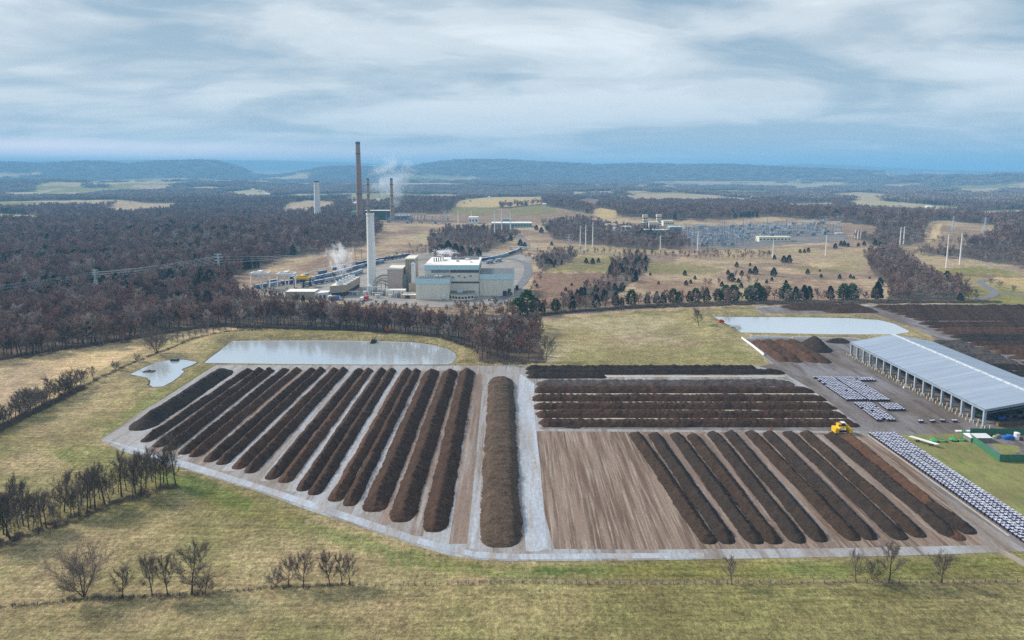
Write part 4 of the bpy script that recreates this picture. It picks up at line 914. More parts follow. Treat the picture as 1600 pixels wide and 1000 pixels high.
near_list = [('wide', 0, 131, 933, 64, 'widest many-stemmed bare tree standing in the roadside field fence line', 1.0), ('near', 1, 192, 936, 45, 'small dense bare tree just beside the widest many-stemmed tree', 1), ('near', 2, 238, 932, 67, 'slim bare tree first of a group of three on the fence line', .7),
 ('near', 3, 262, 931, 60, 'crooked bare tree in the middle of a group of three', .85), ('near', 0, 300, 929, 70, 'broad fan-shaped bare tree ending the group of three', 1.05), ('shrub', 0, 320, 928, 34, 'low bare shrub at the foot of the broad fan-shaped tree', 1),
 ('shrub', 1, 431, 917, 28, 'low pale bare shrub starting the second fence line group', 1), ('near', 4, 451, 918, 48, 'forked bare tree leaning over the pale shrub', .9), ('near', 1, 474, 920, 53, 'dark gnarled bare tree with thick trunk beside the forked tree', .85), ('near', 2, 516, 916, 51, 'dense bare tree opening the trio of the second group', .95),
 ('tall', 0, 535, 914, 53, 'tallest upright bare tree between two shorter ones', .8), ('near', 3, 547, 913, 43, 'leaning bare tree ending the second fence line group', .85),
 ('near', 4, 1144, 914, 42, 'faint thin bare tree alone below the concrete pad road', .8), ('near', 0, 1337, 909, 44, 'thin bare tree first of the four below the black ridges', .7), ('shrub', 1, 1363, 907, 36, 'small faint bare tree between two bigger ones below the ridges', .7),
 ('near', 3, 1389, 909, 60, 'reddish tipped bare tree, tallest below the black ridges', .85), ('near', 2, 1471, 911, 48, 'round crowned bare tree leaning near the roadside corner', 1.0),
 ('near', 1, 853, 564, 38, 'round bare tree standing free at the end of the wood by the grass', .95), ('near', 2, 1092, 511, 27, 'lone round bare tree on the green meadow by the second pond', 1.1), ('near', 3, 840, 520, 30, 'bare tree at the wood corner on the pale meadow', .8),
 ('wide', 1, 245, 554, 31, 'broad bushy bare tree on the bank above the small pond', 1.1), ('near', 4, 147, 597, 22, 'pale small bare tree alone on the straw field edge', .9), ('shrub', 0, 180, 580, 14, 'tiny dark bare shrub on the straw field fence line', 1), ('shrub', 1, 215, 567, 12, 'tiny bare shrub between the fence and the broad bushy tree', 1),
 ('tall', 1, 1505, 472, 40, 'tall thin bare tree beside the winding road', .8), ('tall', 0, 1525, 470, 20, 'short thin bare tree close to the winding road', .9), ('near', 0, 1548, 446, 10, 'small round tree inside the road bend', 1.2), ('near', 1, 1562, 450, 10, 'small round tree at the outer side of the road bend', 1.2), ('near', 2, 1583, 457, 10, 'small round tree near the pale field corner', 1.2)]
for k, v, px, py, hp, lb, wk in near_list: tree(k, v, px, py, hp, lb, None, wk=wk)
RT = random.Random(11)
# hedgerow by the road corner
for i in range(44):
    t = i/43; x = -25+302*t; yb = 853-.356*(x+8)+RT.uniform(-16, 7)
    tree(RT.choice(['tall', 'tall', 'near']), RT.randrange(3) if True else 0, x+RT.uniform(-3, 3), yb, RT.uniform(38, 74) if t > .12 else RT.uniform(48, 84), 'tall bare tree in the dense row running up to the pad corner', 'bare trees in the row up to the pad corner', wk=RT.uniform(.7, .95))
for i in range(26):
    t = i/25; x = -18+150*t; yb = 677-.50*(x+18)+RT.uniform(-4, 3)
    tree(RT.choice(['near', 'tall', 'shrub']), RT.randrange(2), x, yb, RT.uniform(20, 36)*(.8+.4*math.sin(t*3.1)), 'bare tree in the ragged hedgerow between straw field and grass', 'bare trees between straw field and grass', wk=RT.uniform(.8, 1.1))
for i in range(17):
    t = i/16; x = 268+150*t; yb = 537-.26*(x-268)*(1-.45*t)+RT.uniform(-2, 2)
    tree('tall', RT.randrange(2), x, yb, RT.uniform(9, 20), 'small slender bare tree on the line above the large pond', 'small bare trees above the large pond')
# front edge of the big wood
edge = [(-40, 570), (0, 562), (50, 556), (100, 545), (200, 531), (225, 525), (275, 515), (330, 510), (400, 510), (500, 514), (570, 522), (620, 525), (690, 532), (735, 547), (752, 566)]
def along(pts, t):
    L_ = [math.hypot(b[0]-a[0], b[1]-a[1]) for a, b in zip(pts[:-1], pts[1:])]; s = t*sum(L_)
    for (a, b), l in zip(zip(pts[:-1], pts[1:]), L_):
        if s <= l: return a[0]+(b[0]-a[0])*s/l, a[1]+(b[1]-a[1])*s/l
        s -= l
    return pts[-1]
for i in range(118):
    x, y = along(edge, i/117); y -= RT.uniform(0, 6); tree('mid', RT.randrange(5), x+RT.uniform(-3, 3), y, None, 'bare brown tree standing on the field edge of the big wood', 'bare trees on the edge of the big wood', h=RT.uniform(13, 20), wk=RT.uniform(.8, 1.1))
for (x, y, hp) in [(334, 515, 26), (337, 516, 20), (428, 517, 22), (599, 522, 30), (420, 513, 20), (486, 513, 24), (606, 520, 22)]:
    tree('tall', RT.randrange(2), x, y, hp, 'bare tree stepping out of the wood onto the pond bank', 'bare trees out on the pond bank')
for i in range(34):
    x = RT.uniform(752, 846); y = RT.uniform(522, 567); tree('mid', RT.randrange(5), x, y, None, 'bare brown tree in the thicket between pond and pale meadow', 'bare trees in the thicket by the pale meadow', h=RT.uniform(8, 14), wk=RT.uniform(.8, 1.1))
# road line: evergreens and bare trees mixed
def roady(x): return np.interp(x, [790, 850, 900, 1000, 1100, 1180, 1300, 1400, 1600], [497, 491, 486, 479, 474.5, 472.5, 471, 470.5, 470])
ev = [(808, 30, 'pine'), (824, 42, 'pine'), (838, 26, 'pine'), (868, 22, 'pine'), (848, 18, 'cedar'), (894, 24, 'cedar'), (932, 24, 'cedar'), (962, 25, 'cedar'), (987, 27, 'pine'), (972, 14, 'cedar'), (1011, 20, 'cedar'), (1026, 22, 'cedar'), (1036, 20, 'cedar'), (1052, 25, 'pine'), (1061, 20, 'cedar'), (1077, 20, 'cedar'), (1087, 24, 'pine'), (1104, 24, 'cedar'),
      (1122, 22, 'pine'), (1134, 28, 'pine'), (1146, 28, 'pine'), (1172, 26, 'pine'), (1182, 30, 'pine'), (1190, 24, 'pine'), (1228, 28, 'pine'), (1243, 24, 'cedar'), (1256, 26, 'cedar'), (1264, 24, 'cedar'), (1297, 24, 'cedar'), (1318, 27, 'pine'), (1331, 27, 'pine'), (1368, 25, 'cedar'), (1371, 30, 'cedar')]
for i, (x, hp, k) in enumerate(ev):
    tree(k, i % 3, x, roady(x)-3, hp*.85, 'green pine in the tree row behind the long dark road fence' if k == 'pine' else 'dark pointed evergreen in the tree row behind the long dark road fence', 'pines behind the road fence' if k == 'pine' else 'dark evergreens behind the road fence', wk=1.15)
for i in range(44):
    x = 800+i*13.2+RT.uniform(-4, 4); tree('mid', RT.randrange(5), x, roady(x)+RT.uniform(-3, 2), RT.uniform(14, 26), 'bare tree among the evergreens behind the long dark road fence', 'bare trees behind the road fence', wk=1.1)
sm = [(839, 449, 6), (893.5, 447, 5), (893, 466, 9), (914, 453, 4), (862, 385, 6), (916, 412, 8), (926, 413, 9), (935, 411, 7), (1011, 411, 6), (1070, 431, 8), (1016, 431, 5), (1029, 444, 5), (1072, 446, 8), (1079, 443, 6), (1086, 437, 6), (1137.5, 430, 8), (1143, 440, 13), (1154, 442, 7), (1159, 431, 8), (1172, 428, 8), (1180, 429, 12), (1209, 432, 13), (1172, 416, 5), (1151, 418, 8), (1210, 406, 7), (1224.5, 411, 11), (1233, 411, 12), (1206, 439, 6), (1198, 443, 6), (1228, 446, 8), (1262, 429, 8), (1281, 425, 4), (1283, 434, 6), (1312, 436, 7), (1329, 435, 6), (1334, 436, 5), (1359, 436, 4), (1250, 396, 6), (1257, 396, 6), (1263, 395, 7), (1305, 390, 8), (1314, 387, 8), (1319, 387, 8), (1325, 388, 6), (1341, 388, 6), (1350, 387, 7), (1367, 387, 9), (1375, 388, 7), (1382, 389, 5), (1375, 448, 13), (1336, 459, 9), (1128, 448, 8), (1158, 450, 8), (884, 455, 6), (889, 459, 5), (878, 463, 6), (901, 461, 6), (1478, 402, 5), (1466, 398, 4), (798, 379, 9), (786, 381, 9), (774, 379, 10), (813, 386, 10), (820, 388, 8), (838, 362, 8), (846, 366, 9), (855, 362, 7), (688, 401, 16), (700, 399, 20), (712, 399, 16), (722, 401, 14), (736, 401, 12), (748, 402, 12), (818, 486, 13), (796, 462, 12)]
for i, (x, y, hp) in enumerate(sm):
    lb, g = ('small dark evergreen scattered on the open brown fields', 'small evergreens on the open fields') if not (770 < x < 860 or 680 < x < 750) else ('dark evergreen near the railway behind the plant', 'evergreens near the railway')
    tree('cedar', i % 3, x, y, hp, lb, g, wk=1.5)
# ---- woods as one mass ------------------------------------------------------
def scatter_object(name, label, pts, coll_objs):
    """pts: array n x 6 (x y z scale rot idx); one object whose modifier sets a tree on every point"""
    pts = np.asarray(pts, np.float32); me = bpy.data.meshes.new(name); me.vertices.add(len(pts)); me.vertices.foreach_set('co', pts[:, :3].ravel())
    for nme, k in (('scl', 3), ('rot', 4)):
        a = me.attributes.new(nme, 'FLOAT', 'POINT'); a.data.foreach_set('value', pts[:, k].copy())
    a = me.attributes.new('idx', 'INT', 'POINT'); a.data.foreach_set('value', pts[:, 5].astype(np.int32)); me.update()
    o = link(name, me); cc = bpy.data.collections.new(name+'_source')
    for c in coll_objs: cc.objects.link(c)
    ng = bpy.data.node_groups.new(name, 'GeometryNodeTree'); ng.interface.new_socket('Geometry', in_out='INPUT', socket_type='NodeSocketGeometry'); ng.interface.new_socket('Geometry', in_out='OUTPUT', socket_type='NodeSocketGeometry')
    N = ng.nodes; L = ng.links; gi = N.new('NodeGroupInput'); go = N.new('NodeGroupOutput')
    ci = N.new('GeometryNodeCollectionInfo'); ci.inputs['Collection'].default_value = cc; ci.inputs['Separate Children'].default_value = True; ci.inputs['Reset Children'].default_value = True
    ip = N.new('GeometryNodeInstanceOnPoints'); ip.inputs['Pick Instance'].default_value = True
    def na(n_, t):
        x = N.new('GeometryNodeInputNamedAttribute'); x.data_type = t; x.inputs['Name'].default_value = n_
        return [s for s in x.outputs if s.enabled and s.name == 'Attribute'][0]
    cx = N.new('ShaderNodeCombineXYZ'); L.new(na('rot', 'FLOAT'), cx.inputs[2]); L.new(gi.outputs[0], ip.inputs['Points']); L.new(ci.outputs[0], ip.inputs['Instance'])
    L.new(na('idx', 'INT'), ip.inputs['Instance Index']); L.new(cx.outputs[0], ip.inputs['Rotation']); L.new(na('scl', 'FLOAT'), ip.inputs['Scale']); L.new(ip.outputs[0], go.inputs[0])
    md = o.modifiers.new('scatter', 'NODES'); md.node_group = ng; tag(o, label, 'woods' if 'wood' in name else 'brush', kind='stuff'); return o
srcs = [bpy.data.objects.new('wood_tree_%s' % 'abcdefgh'[i], joined('wood_tree', bare(400+i, 16, 10.5, 1, (7, 5, 4), 1000, .12, 1.7, .3), [M_twig_f, M_twig_f, M_twig_p, M_twig_r, M_twig_f, M_twig_f][i])) for i in range(6)]
def spread(r0, r1, dens, a0=-49, a1=47):
    n = int(math.radians(a1-a0)/2*(r1*r1-r0*r0)*dens); r = np.sqrt(rng.random(n)*(r1*r1-r0*r0)+r0*r0); a = np.radians(rng.random(n)*(a1-a0)+a0)
    x = r*np.sin(a); y = r*np.cos(a); f_ = y*cp+CH*sp; return x, y, 800+F*x/f_, CY-F*(y*sp-CH*cp)/f_
hs = [(556, 319, 8, 'white farmhouse on the tan field beyond the tallest chimney'), (725, 324, 3, 'tiny white house on the green far pasture'), (735, 322, 3, 'tiny house among evergreens on the far pasture'), (764, 309, 4, 'pale house at the top of the sandy far field'), (182, 327, 3, 'white farm shed on the tan far field'), (851, 326, 6, 'pink roofed barn beside the green far pasture'), (907, 279, 8, 'long white barn below the far blue ridge'), (933, 288, 9, 'white farm buildings on the far plain'), (1308, 338, 5, 'white house in the woods behind the switchyard'), (1332, 343, 12, 'long pale roofed house in the woods behind the switchyard'), (1290, 341, 5, 'pale house half hidden in the woods'), (1407, 322, 4, 'white house at the edge of the pale far field'), (1453, 323, 7, 'white farm sheds on the pale far field'), (1250, 288, 6, 'white farm roofs on the bright green far field'), (1375, 281, 4, 'far white barn on the plain'), (1426, 287, 7, 'pale barns by the far tan field'), (1462, 291, 8, 'long low barns beside the far silo'), (395, 300, 6, 'white houses of a far village'), (405, 302, 5, 'pale houses at the far village edge'), (60, 283, 4, 'tiny white building before the long blue ridge'), (213, 285, 4, 'tiny white building under the humped blue ridge'), (418, 305, 9, 'long white roof in the far village'), (935, 291, 5, 'small white barn on the far plain'), (968, 288, 4, 'lone white roof on the far plain'), (1100, 281, 5, 'white roof below the long low ridge'), (1590, 286, 5, 'lone far white shed out past the long barns'), (1010, 292, 3, 'tiny white cottage on the far plain'), (1042, 286, 4, 'tiny barn in the tan far field'), (1180, 286, 6, 'white roofs strung along the far plain')]
def wood_pts(r0, r1, dens, s0, s1, nsrc, thr=.5, zoff=0):
    x, y, qx, qy = spread(r0, r1, dens); z = height(x, y); m = wood_at(qx, qy, 1.0, true_q(x, y, z), (x, y)) > thr; x, y, z, qx, qy = x[m], y[m], z[m]+zoff, qx[m], qy[m]; n = len(x)
    hv = .72+.5*fbm(x/80+5, y/80+2, 3); hv *= np.where((qx > 560) & (qy > 455), .75, 1); hv *= np.where((qx > 370) & (qx < 860) & (qy > 460) & (qy < 500), .62, 1)
    thin = (qx > 690) & (qx < 870) & (qy > 485) & (rng.random(n) < .35); hv = np.where(thin, 0, hv); tx_, ty_ = true_q(x, y, z)
    for h_ in hs: hv = np.where((np.abs(tx_-h_[0]) < h_[2]*.5+3) & (ty_ > h_[1]-1.5) & (ty_ < h_[1]+5.5), 0, hv)
    for pl, k in zip(WOODS_IN, (.6, .6, .5, .72, .5, .6, .45)): hv = np.where(sdf(qx, qy, pl, 10) < 1.5, k, hv)
    o_ = np.stack([x, y, z, (s0+(s1-s0)*rng.random(n))*hv, rng.random(n)*6.28, rng.integers(0, nsrc, n)], -1); return o_[hv > 0]
A1 = wood_pts(400, 950, 1/55, .75, 1.1, 6); A2 = wood_pts(950, 1750, 1/80, .75, 1.1, 6); A3 = wood_pts(1750, 3000, 1/130, .8, 1.15, 6)
for e_ in range(2): srcs.append(bpy.data.objects.new('wood_tree_x%d' % e_, joined('wood_tree', conifer(700+e_, 13, 6.5, 700, 'pine' if e_ else 'cedar', 1.1), M_nee)))
for A_ in (A1, A2, A3):
    gg = fbm(A_[:, 0]/120+3, A_[:, 1]/120+9, 3); k_ = (gg > .68) & (rng.random(len(A_)) < .4) | (rng.random(len(A_)) < .006); A_[k_, 5] = 6+(A_[k_, 5] % 2); A_[:, 3] *= .82+.36*rng.random(len(A_))
ex = []
for ln, n_, s_, jt in [([(895, 398), (960, 396), (1040, 402), (1130, 405), (1210, 404)], 60, .5, 4), ([(1040, 400), (1130, 398), (1200, 400)], 40, .42, 3), ([(1105, 448), (1150, 440), (1190, 452)], 12, .5, 10), ([(1400, 400), (1440, 398), (1500, 402)], 26, .45, 4), ([(820, 400), (850, 420), (838, 450), (815, 470)], 22, .4, 6), ([(640, 352), (700, 358), (760, 362)], 34, .4, 4), ([(640, 392), (680, 396), (640, 402), (600, 408)], 26, .4, 4), ([(1040, 372), (1075, 388), (1110, 390)], 22, .45, 3), ([(1410, 378), (1470, 385), (1560, 392)], 30, .45, 4), ([(700, 486), (760, 486), (810, 480)], 30, .5, 8), ([(1500, 448), (1512, 470)], 8, .7, 8)]:
    for i in range(n_):
        px, py = along(ln, i/n_); px += RT.uniform(-jt, jt); py += RT.uniform(-jt, jt)*.5; x, y = P2(px, py); ex.append((x, y, hz(x, y), s_*RT.uniform(.6, 1.25), RT.uniform(0, 6), RT.randrange(6)))
pts = np.concatenate([A1, A2, A3, np.array(ex)]); NW = len(pts)
scatter_object('woodland', 'dense leafless brown woods covering the land round the power plants', pts, srcs)
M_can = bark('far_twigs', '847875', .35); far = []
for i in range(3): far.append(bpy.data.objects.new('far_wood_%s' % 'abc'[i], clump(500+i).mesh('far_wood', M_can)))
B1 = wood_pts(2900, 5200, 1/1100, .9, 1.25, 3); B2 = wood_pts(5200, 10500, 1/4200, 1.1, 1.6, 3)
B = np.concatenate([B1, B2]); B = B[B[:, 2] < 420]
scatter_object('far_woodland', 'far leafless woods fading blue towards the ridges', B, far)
# sparse young growth inside the open ground, brush along fences and hedgerows
bs = [bpy.data.objects.new('brush_%s' % 'abc'[i], bush(600+i).mesh('brush', M_twig)) for i in range(3)]
bp_ = []
def brush_line(pts, step, s, jit):
    q = [P2(*p) for p in pts]; L_ = sum(math.hypot(b[0]-a[0], b[1]-a[1]) for a, b in zip(q[:-1], q[1:])); n = int(L_/step)
    for i in range(n):
        x, y = along(q, i/n); x += RT.uniform(-jit, jit); y += RT.uniform(-jit, jit); bp_.append((x, y, hz(x, y), s*RT.uniform(.6, 1.3), RT.uniform(0, 6), RT.randrange(3)))
brush_line([(-60, 952), (60, 945), (130, 936), (240, 932), (330, 928), (420, 919), (560, 914)], .9, .22, .5)
brush_line([(560, 914), (800, 911), (1000, 912), (1300, 911), (1620, 910)], 2.2, .14, .3)
brush_line([(100, 938), (330, 929)], 1.6, .4, 1.0); brush_line([(430, 918), (555, 914)], 2.0, .32, .8)
for k in range(4): brush_line([(-40, 866), (60, 830), (140, 800), (275, 756)], 1.6, .45, 3.0)
for k in range(2): brush_line([(-40, 690), (50, 646), (130, 606)], 1.0, .8, 2.0)
brush_line([(130, 606), (180, 582), (250, 552), (300, 530), (420, 512)], 1.6, .5, 1.0)
for k in range(2): brush_line([(-40, 570), (0, 562), (100, 545), (225, 526), (330, 510), (500, 514), (690, 532), (740, 550)], 2.0, .8, 2.0)
for k in range(1): brush_line([(750, 566), (790, 568), (850, 565)], 2.0, .7, 3.0)
for k in range(4): brush_line([(810, 497), (900, 487), (1000, 481), (1180, 475), (1400, 473), (1560, 472)], 2.6, .9, 3)
scatter_object('brush', 'low brown brush along the fence lines and wood edges', bp_, bs)
# ================================================================ industry
def part(mb, name, root, par=None, smooth=False):
    l = root.location; mb.v = [(a-l[0], b_-l[1], c-l[2]) for a, b_, c in mb.v]; return mb.build(name, par or root, smooth=smooth)
def site(name, label, cat, px, py, group=None):
    x, y = P2(px, py); return thing(name, label, cat, (x, y, hz(x, y)), group)
M_wall = mat('plant_wall', 'd8d5ca', .7, vary=.09, scale=.6, stretch=(1, 1, .08)); M_band = mat('pale_blue_band', 'bfdfe8', .5, vary=.04); M_dband = mat('dark_band', '56575a', .7); M_roofw = mat('white_membrane', 'e6e3e1', .7, vary=.08, scale=.15)
M_roofd = mat('dark_membrane', '63676f', .6, vary=.12, scale=.15); M_beige = mat('beige_cladding', 'b3a595', .7, vary=.05); M_beige2 = mat('olive_cladding', '9c9686', .7, vary=.06); M_pink = mat('pinkish_cladding', 'b3a39c', .7, vary=.05)
M_stack = mat('stack_white', 'dcdfe0', .6, vary=.04, scale=.2); M_brick = mat('stack_brown', '8f7468', .85, vary=.15, scale=.05, stretch=(1, 1, .4)); M_brick2 = mat('stack_brown_pale', '9a8474', .85, vary=.12, scale=.06)
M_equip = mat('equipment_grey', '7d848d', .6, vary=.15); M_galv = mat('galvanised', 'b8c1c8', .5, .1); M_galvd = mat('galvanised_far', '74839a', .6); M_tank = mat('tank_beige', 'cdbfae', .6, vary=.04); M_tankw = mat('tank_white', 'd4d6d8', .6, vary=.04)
M_greenb = mat('green_cladding', '6f9a7c', .7, vary=.1); M_teal = mat('teal_cladding', '86a9ad', .7, vary=.06); M_dgreen = mat('dark_green_cladding', '3c4f49', .8)
# site ground sheets
g = lambda pts, m, nm='plant_yard', z=.3: None
M_apron = mat('plant_apron', '8b8784', .85, vary=.2, scale=.05)
def terr_sheet(name, poly, m, lift=.15, n=26):
    q = [P2(*p) for p in poly]; xs = [p[0] for p in q]; ys_ = [p[1] for p in q]; V = []; Fc = []; gx = np.linspace(min(xs), max(xs), n); gy = np.linspace(min(ys_), max(ys_), n)
    X, Y = np.meshgrid(gx, gy, indexing='ij'); d = sdf(X, Y, q); Z = height(X, Y)+lift
    ix = np.arange(n*n).reshape(n, n); Q = np.stack([ix[:-1, :-1], ix[1:, :-1], ix[1:, 1:], ix[:-1, 1:]], -1).reshape(-1, 4); dd = d.ravel(); keep = (dd[Q] < 3).all(axis=1)
    o = link(name, npmesh(name, np.stack([X, Y, Z], -1).reshape(-1, 3), Q[keep], m)); tag(o, kind='structure'); return o
terr_sheet('plant_apron', [(395, 462), (405, 444), (470, 436), (560, 418), (640, 400), (700, 395), (800, 398), (830, 402), (824, 430), (815, 470), (760, 476), (690, 480), (560, 474)], M_apron, n=70)
terr_sheet('substation_gravel', [(1068, 388), (1070, 362), (1200, 357), (1320, 372), (1330, 380), (1240, 384), (1160, 390)], mat('gravel_grey', '6f6c6c', .9, vary=.25, scale=.05), n=40)
ribbon('rail_bed', [(380, 462), (440, 450), (500, 436), (560, 421), (600, 412), (700, 404), (760, 408), (800, 399), (822, 388), (812, 372), (795, 358), (800, 352), (830, 350)], 16, mat('ballast', '7d776f', .95, vary=.2))
ribbon('road', [(770, 478), (790, 462), (812, 448), (824, 432), (826, 415), (815, 408), (795, 406)], 9, M_road)
ribbon('road', [(715, 400), (745, 387), (780, 377), (806, 370), (803, 364), (785, 360), (760, 356)], 9, M_gravel)
ribbon('road', [(806, 370), (820, 386), (838, 391), (855, 396), (950, 398), (1060, 404)], 6, M_gravel)
ribbon('road', [(770, 499), (850, 492.5), (900, 488), (1000, 481), (1100, 476), (1180, 474), (1300, 472.5), (1400, 472), (1470, 472.5), (1520, 470), (1550, 464), (1562, 458), (1545, 450), (1530, 444), (1520, 439), (1527, 436), (1560, 437)], 6.5, M_road)
ribbon('road', [(1562, 458), (1600, 463), (1700, 472)], 6, M_road); ribbon('road', [(1430, 398), (1470, 400), (1530, 408), (1560, 420), (1600, 428), (1700, 436)], 6, M_gravel)
ribbon('road', [(460, 433), (520, 418), (600, 400), (660, 392)], 6, M_gravel); ribbon('farm_track', [(1565, 862), (1600, 882), (1700, 930)], 3, M_gravel, .08, step=4)
ribbon('road', [(1070, 392), (1200, 388), (1330, 384), (1400, 387)], 6, M_gravel)
# --- waste-to-energy plant, main block
k0 = P(664, 465)[0]; X0, X1 = P(664, 464)[0], P(748, 463.5)[0]; Y0 = P(748, 463.5)[1]; Y1 = Y0+56; Ht = 28.6
bl = thing('plant_building', 'huge cream plant building with pale blue parapet and white roof', 'building', ((X0+X1)/2, (Y0+Y1)/2, 0))
mb = MB(); mb.box(X0, X1, Y0, Y1, -2, Ht-4.4, M_wall); part(mb, 'wall', bl)
mb = MB(); e = .35; mb.box(X0-e, X1+e, Y0-e, Y1+e, Ht-4.3, Ht, M_band, M_roofw); part(mb, 'parapet_band', bl)
mb = MB(); mb.box(X0+(X1-X0)*.47, X1+.2, Y0-.2, Y0+.5, Ht-6.9, Ht-4.5, M_dband); mb.box(X1-.3, X1+.2, Y0+.5, Y1, Ht-6.9, Ht-4.5, M_dband); part(mb, 'dark_band', bl)
mb = MB(); mb.box(X0+(X1-X0)*.12, X0+(X1-X0)*.45, Y0-.15, Y0+.4, Ht-6.9, Ht-4.5, M_equip); part(mb, 'louvre', bl)
mb = MB(); mb.box(X0+(X1-X0)*.45, X1+.15, Y0-.25, Y0+.5, 12.2, 13.7, M_dband); mb.box(X1-.3, X1+.25, Y0+.5, Y1, 12.2, 13.7, M_dband); part(mb, 'dark_band', bl)
mb = MB(); mb.box(X0+22, X1-2, Y1-18, Y1-3, Ht+.1, Ht+.5, M_roofd); part(mb, 'dark_roof_patch', bl)
for i, (a, b_, w_, d_, h_) in enumerate([(.3, .5, 3, 3, 1.6), (.55, .4, 2.4, 2.4, 1.2), (.7, .6, 4, 3, 1.5), (.42, .7, 3, 3, 2.2), (.82, .3, 2, 2, 1.2), (.6, .75, 5, 2, 1.4)]):
    x = X0+(X1-X0)*a; y = Y0+(Y1-Y0)*b_; mb = MB(); mb.box(x, x+w_, y, y+d_, Ht+.1, Ht+h_, M_equip if i % 2 else M_white); part(mb, 'roof_unit', bl)
for i in range(5):
    x = X0+6+i*1.9; y = Y0+22+i*1.5; mb = MB(); mb.cyl(x, y, Ht, Ht+3.6, .5, .5, M_blk if i % 2 else M_grey, 10); part(mb, 'roof_pipe', bl)
for i in range(4): mb = MB(); mb.box(X0+(X1-X0)*(.5+.11*i), X0+(X1-X0)*(.5+.11*i)+2, Y0-.2, Y0+.3, 17+i % 2, 18.2+i % 2, M_equip); part(mb, 'vent', bl)
# lower front-left block
x0, x1, y0 = P(650, 469)[0], P(702, 469)[0], P(690, 469)[1]
lo_ = thing('boiler_annex', 'lower cream block with pale blue parapet in front of the huge plant building', 'building', ((x0+x1)/2, y0+10, 0))
mb = MB(); mb.box(x0, x1, y0, Y0-.3, -2, 14.2, M_wall); part(mb, 'wall', lo_)
mb = MB(); mb.box(x0-.3, x1+.3, y0-.3, Y0-.35, 14.3, 19, M_band, M_roofd); part(mb, 'parapet_band', lo_)
for i in range(9): mb = MB(); mb.box(x0+2+i*2.1, x0+3.1+i*2.1, y0+3, Y0-4, 19.1, 19.4, M_equip); part(mb, 'skylight_strip', lo_)
for a in (.55, .68): mb = MB(); xx = x0+(x1-x0)*a; mb.box(xx, xx+2.6, y0+4, y0+8, 19.1, 20.8, M_galv); part(mb, 'roof_unit', lo_)
# side block
x0, x1 = P(753, 459.5)[0], P(803, 456)[0]; y0 = Y0+4
sd = thing('tipping_hall', 'flat cream hall with pale blue parapet and dark truck door', 'building', ((x0+x1)/2, y0+15, 0)); x0 = X1+.45
mb = MB(); mb.box(x0, x1, y0, y0+38, -2, 14.8, M_wall); part(mb, 'wall', sd)
mb = MB(); mb.box(x0-.05, x1+.3, y0-.3, y0+38.3, 14.9, 19.8, M_band, M_roofd); part(mb, 'parapet_band', sd)
mb = MB(); xd = P(786, 455)[0]; mb.box(xd, xd+3.6, y0-.15, y0+.3, 0, 4.6, M_darkin); part(mb, 'door', sd)
mb = MB(); mb.box(x1-.3, x1+.15, y0+8, y0+13, 0, 5, M_darkin); part(mb, 'door', sd)
# low curved office
cx_, cy_ = P2(721, 468); of = thing('office_wing', 'low many-sided office wing with dark flat roof below the plant wall', 'building', (cx_, cy_, 0))
pg = [(cx_-11+22*(i/8), cy_-5*math.sin(math.pi*i/8)) for i in range(9)]; pg = pg+[(cx_+11, Y0-1), (cx_-11, Y0-1)]
mb = MB(); mb.prism(pg, -1, 4.6, M_wall); part(mb, 'wall', of); mb = MB(); mb.prism([(p[0]*1.0+(p[0]-cx_)*.04, p[1]-.3) for p in pg], 4.7, 5.6, M_beige, M_roofd); part(mb, 'roof', of)
mb = MB()
for i in range(8): 
    a, b_ = pg[i], pg[i+1]; mb.prism([(a[0]*.85+b_[0]*.15, a[1]*.85+b_[1]*.15-.08), (a[0]*.15+b_[0]*.85, a[1]*.15+b_[1]*.85-.08), (a[0]*.15+b_[0]*.85, a[1]*.15+b_[1]*.85+.1), (a[0]*.85+b_[0]*.15, a[1]*.85+b_[1]*.15+.1)], 1.5, 3.4, M_glass)
part(mb, 'window_band', of); mb = MB(); mb.box(cx_-4, cx_+1, cy_+2, cy_+6, 5.7, 7.6, M_galv); part(mb, 'roof_unit', of)
# beige filter tower, silo, scrubber block, podium
def blockp(name, label, px0, px1, pyb, h, depth, m, mt=None, cat='building', extra=None):
    a = P(px0, pyb); b_ = P(px1, pyb); r = thing(name, label, cat, ((a[0]+b_[0])/2, a[1]+depth/2, 0)); mb = MB(); mb.box(a[0], b_[0], a[1], a[1]+depth, -2, h, m, mt); part(mb, 'wall', r)
    return r, a[0], b_[0], a[1]
r, a, b_, y = blockp('filter_tower', 'tall olive beige ribbed tower beside the white silo', 634, 648.5, 455, 30, 24, M_beige2, M_wall)
for i in range(5): mb = MB(); mb.box(a+.5+i*1.6, a+1.1+i*1.6, y-.5, y-.02, 2, 29.5, M_beige); part(mb, 'rib', r)
mb = MB(); mb.box(b_+.02, b_+.4, y+3, y+20, 8, 26, M_beige); part(mb, 'side_panel', r)
mb = MB(); mb.box(a-.3, b_+.3, y-.6, y+24.3, 30.05, 31, M_wall); part(mb, 'roof', r)
x, y = P2(646.5, 459); r = thing('silo', 'white upright silo in front of the olive tower', 'silo', (x, y, 0)); mb = MB(); mb.cyl(x, y, 10, 28, 2.1, 2.1, M_white, 20); part(mb, 'tank', r, smooth=False); mb = MB(); mb.cyl(x, y, 28.02, 29.2, 2.1, .6, M_white, 20); part(mb, 'roof', r)
mb = MB(); mb.box(x-4, x+6, y-3, y+3, -1, 9.9, M_beige); part(mb, 'base', r); mb = MB(); mb.tube([(x+2.4, y, 1), (x+2.4, y, 29)], .15, M_grey, 5); part(mb, 'ladder', r)
r, a, b_, y = blockp('scrubber_building', 'pinkish beige block with sloping cream roof beside the white chimney', 606, 629, 458, 22, 24, M_pink, M_wall)
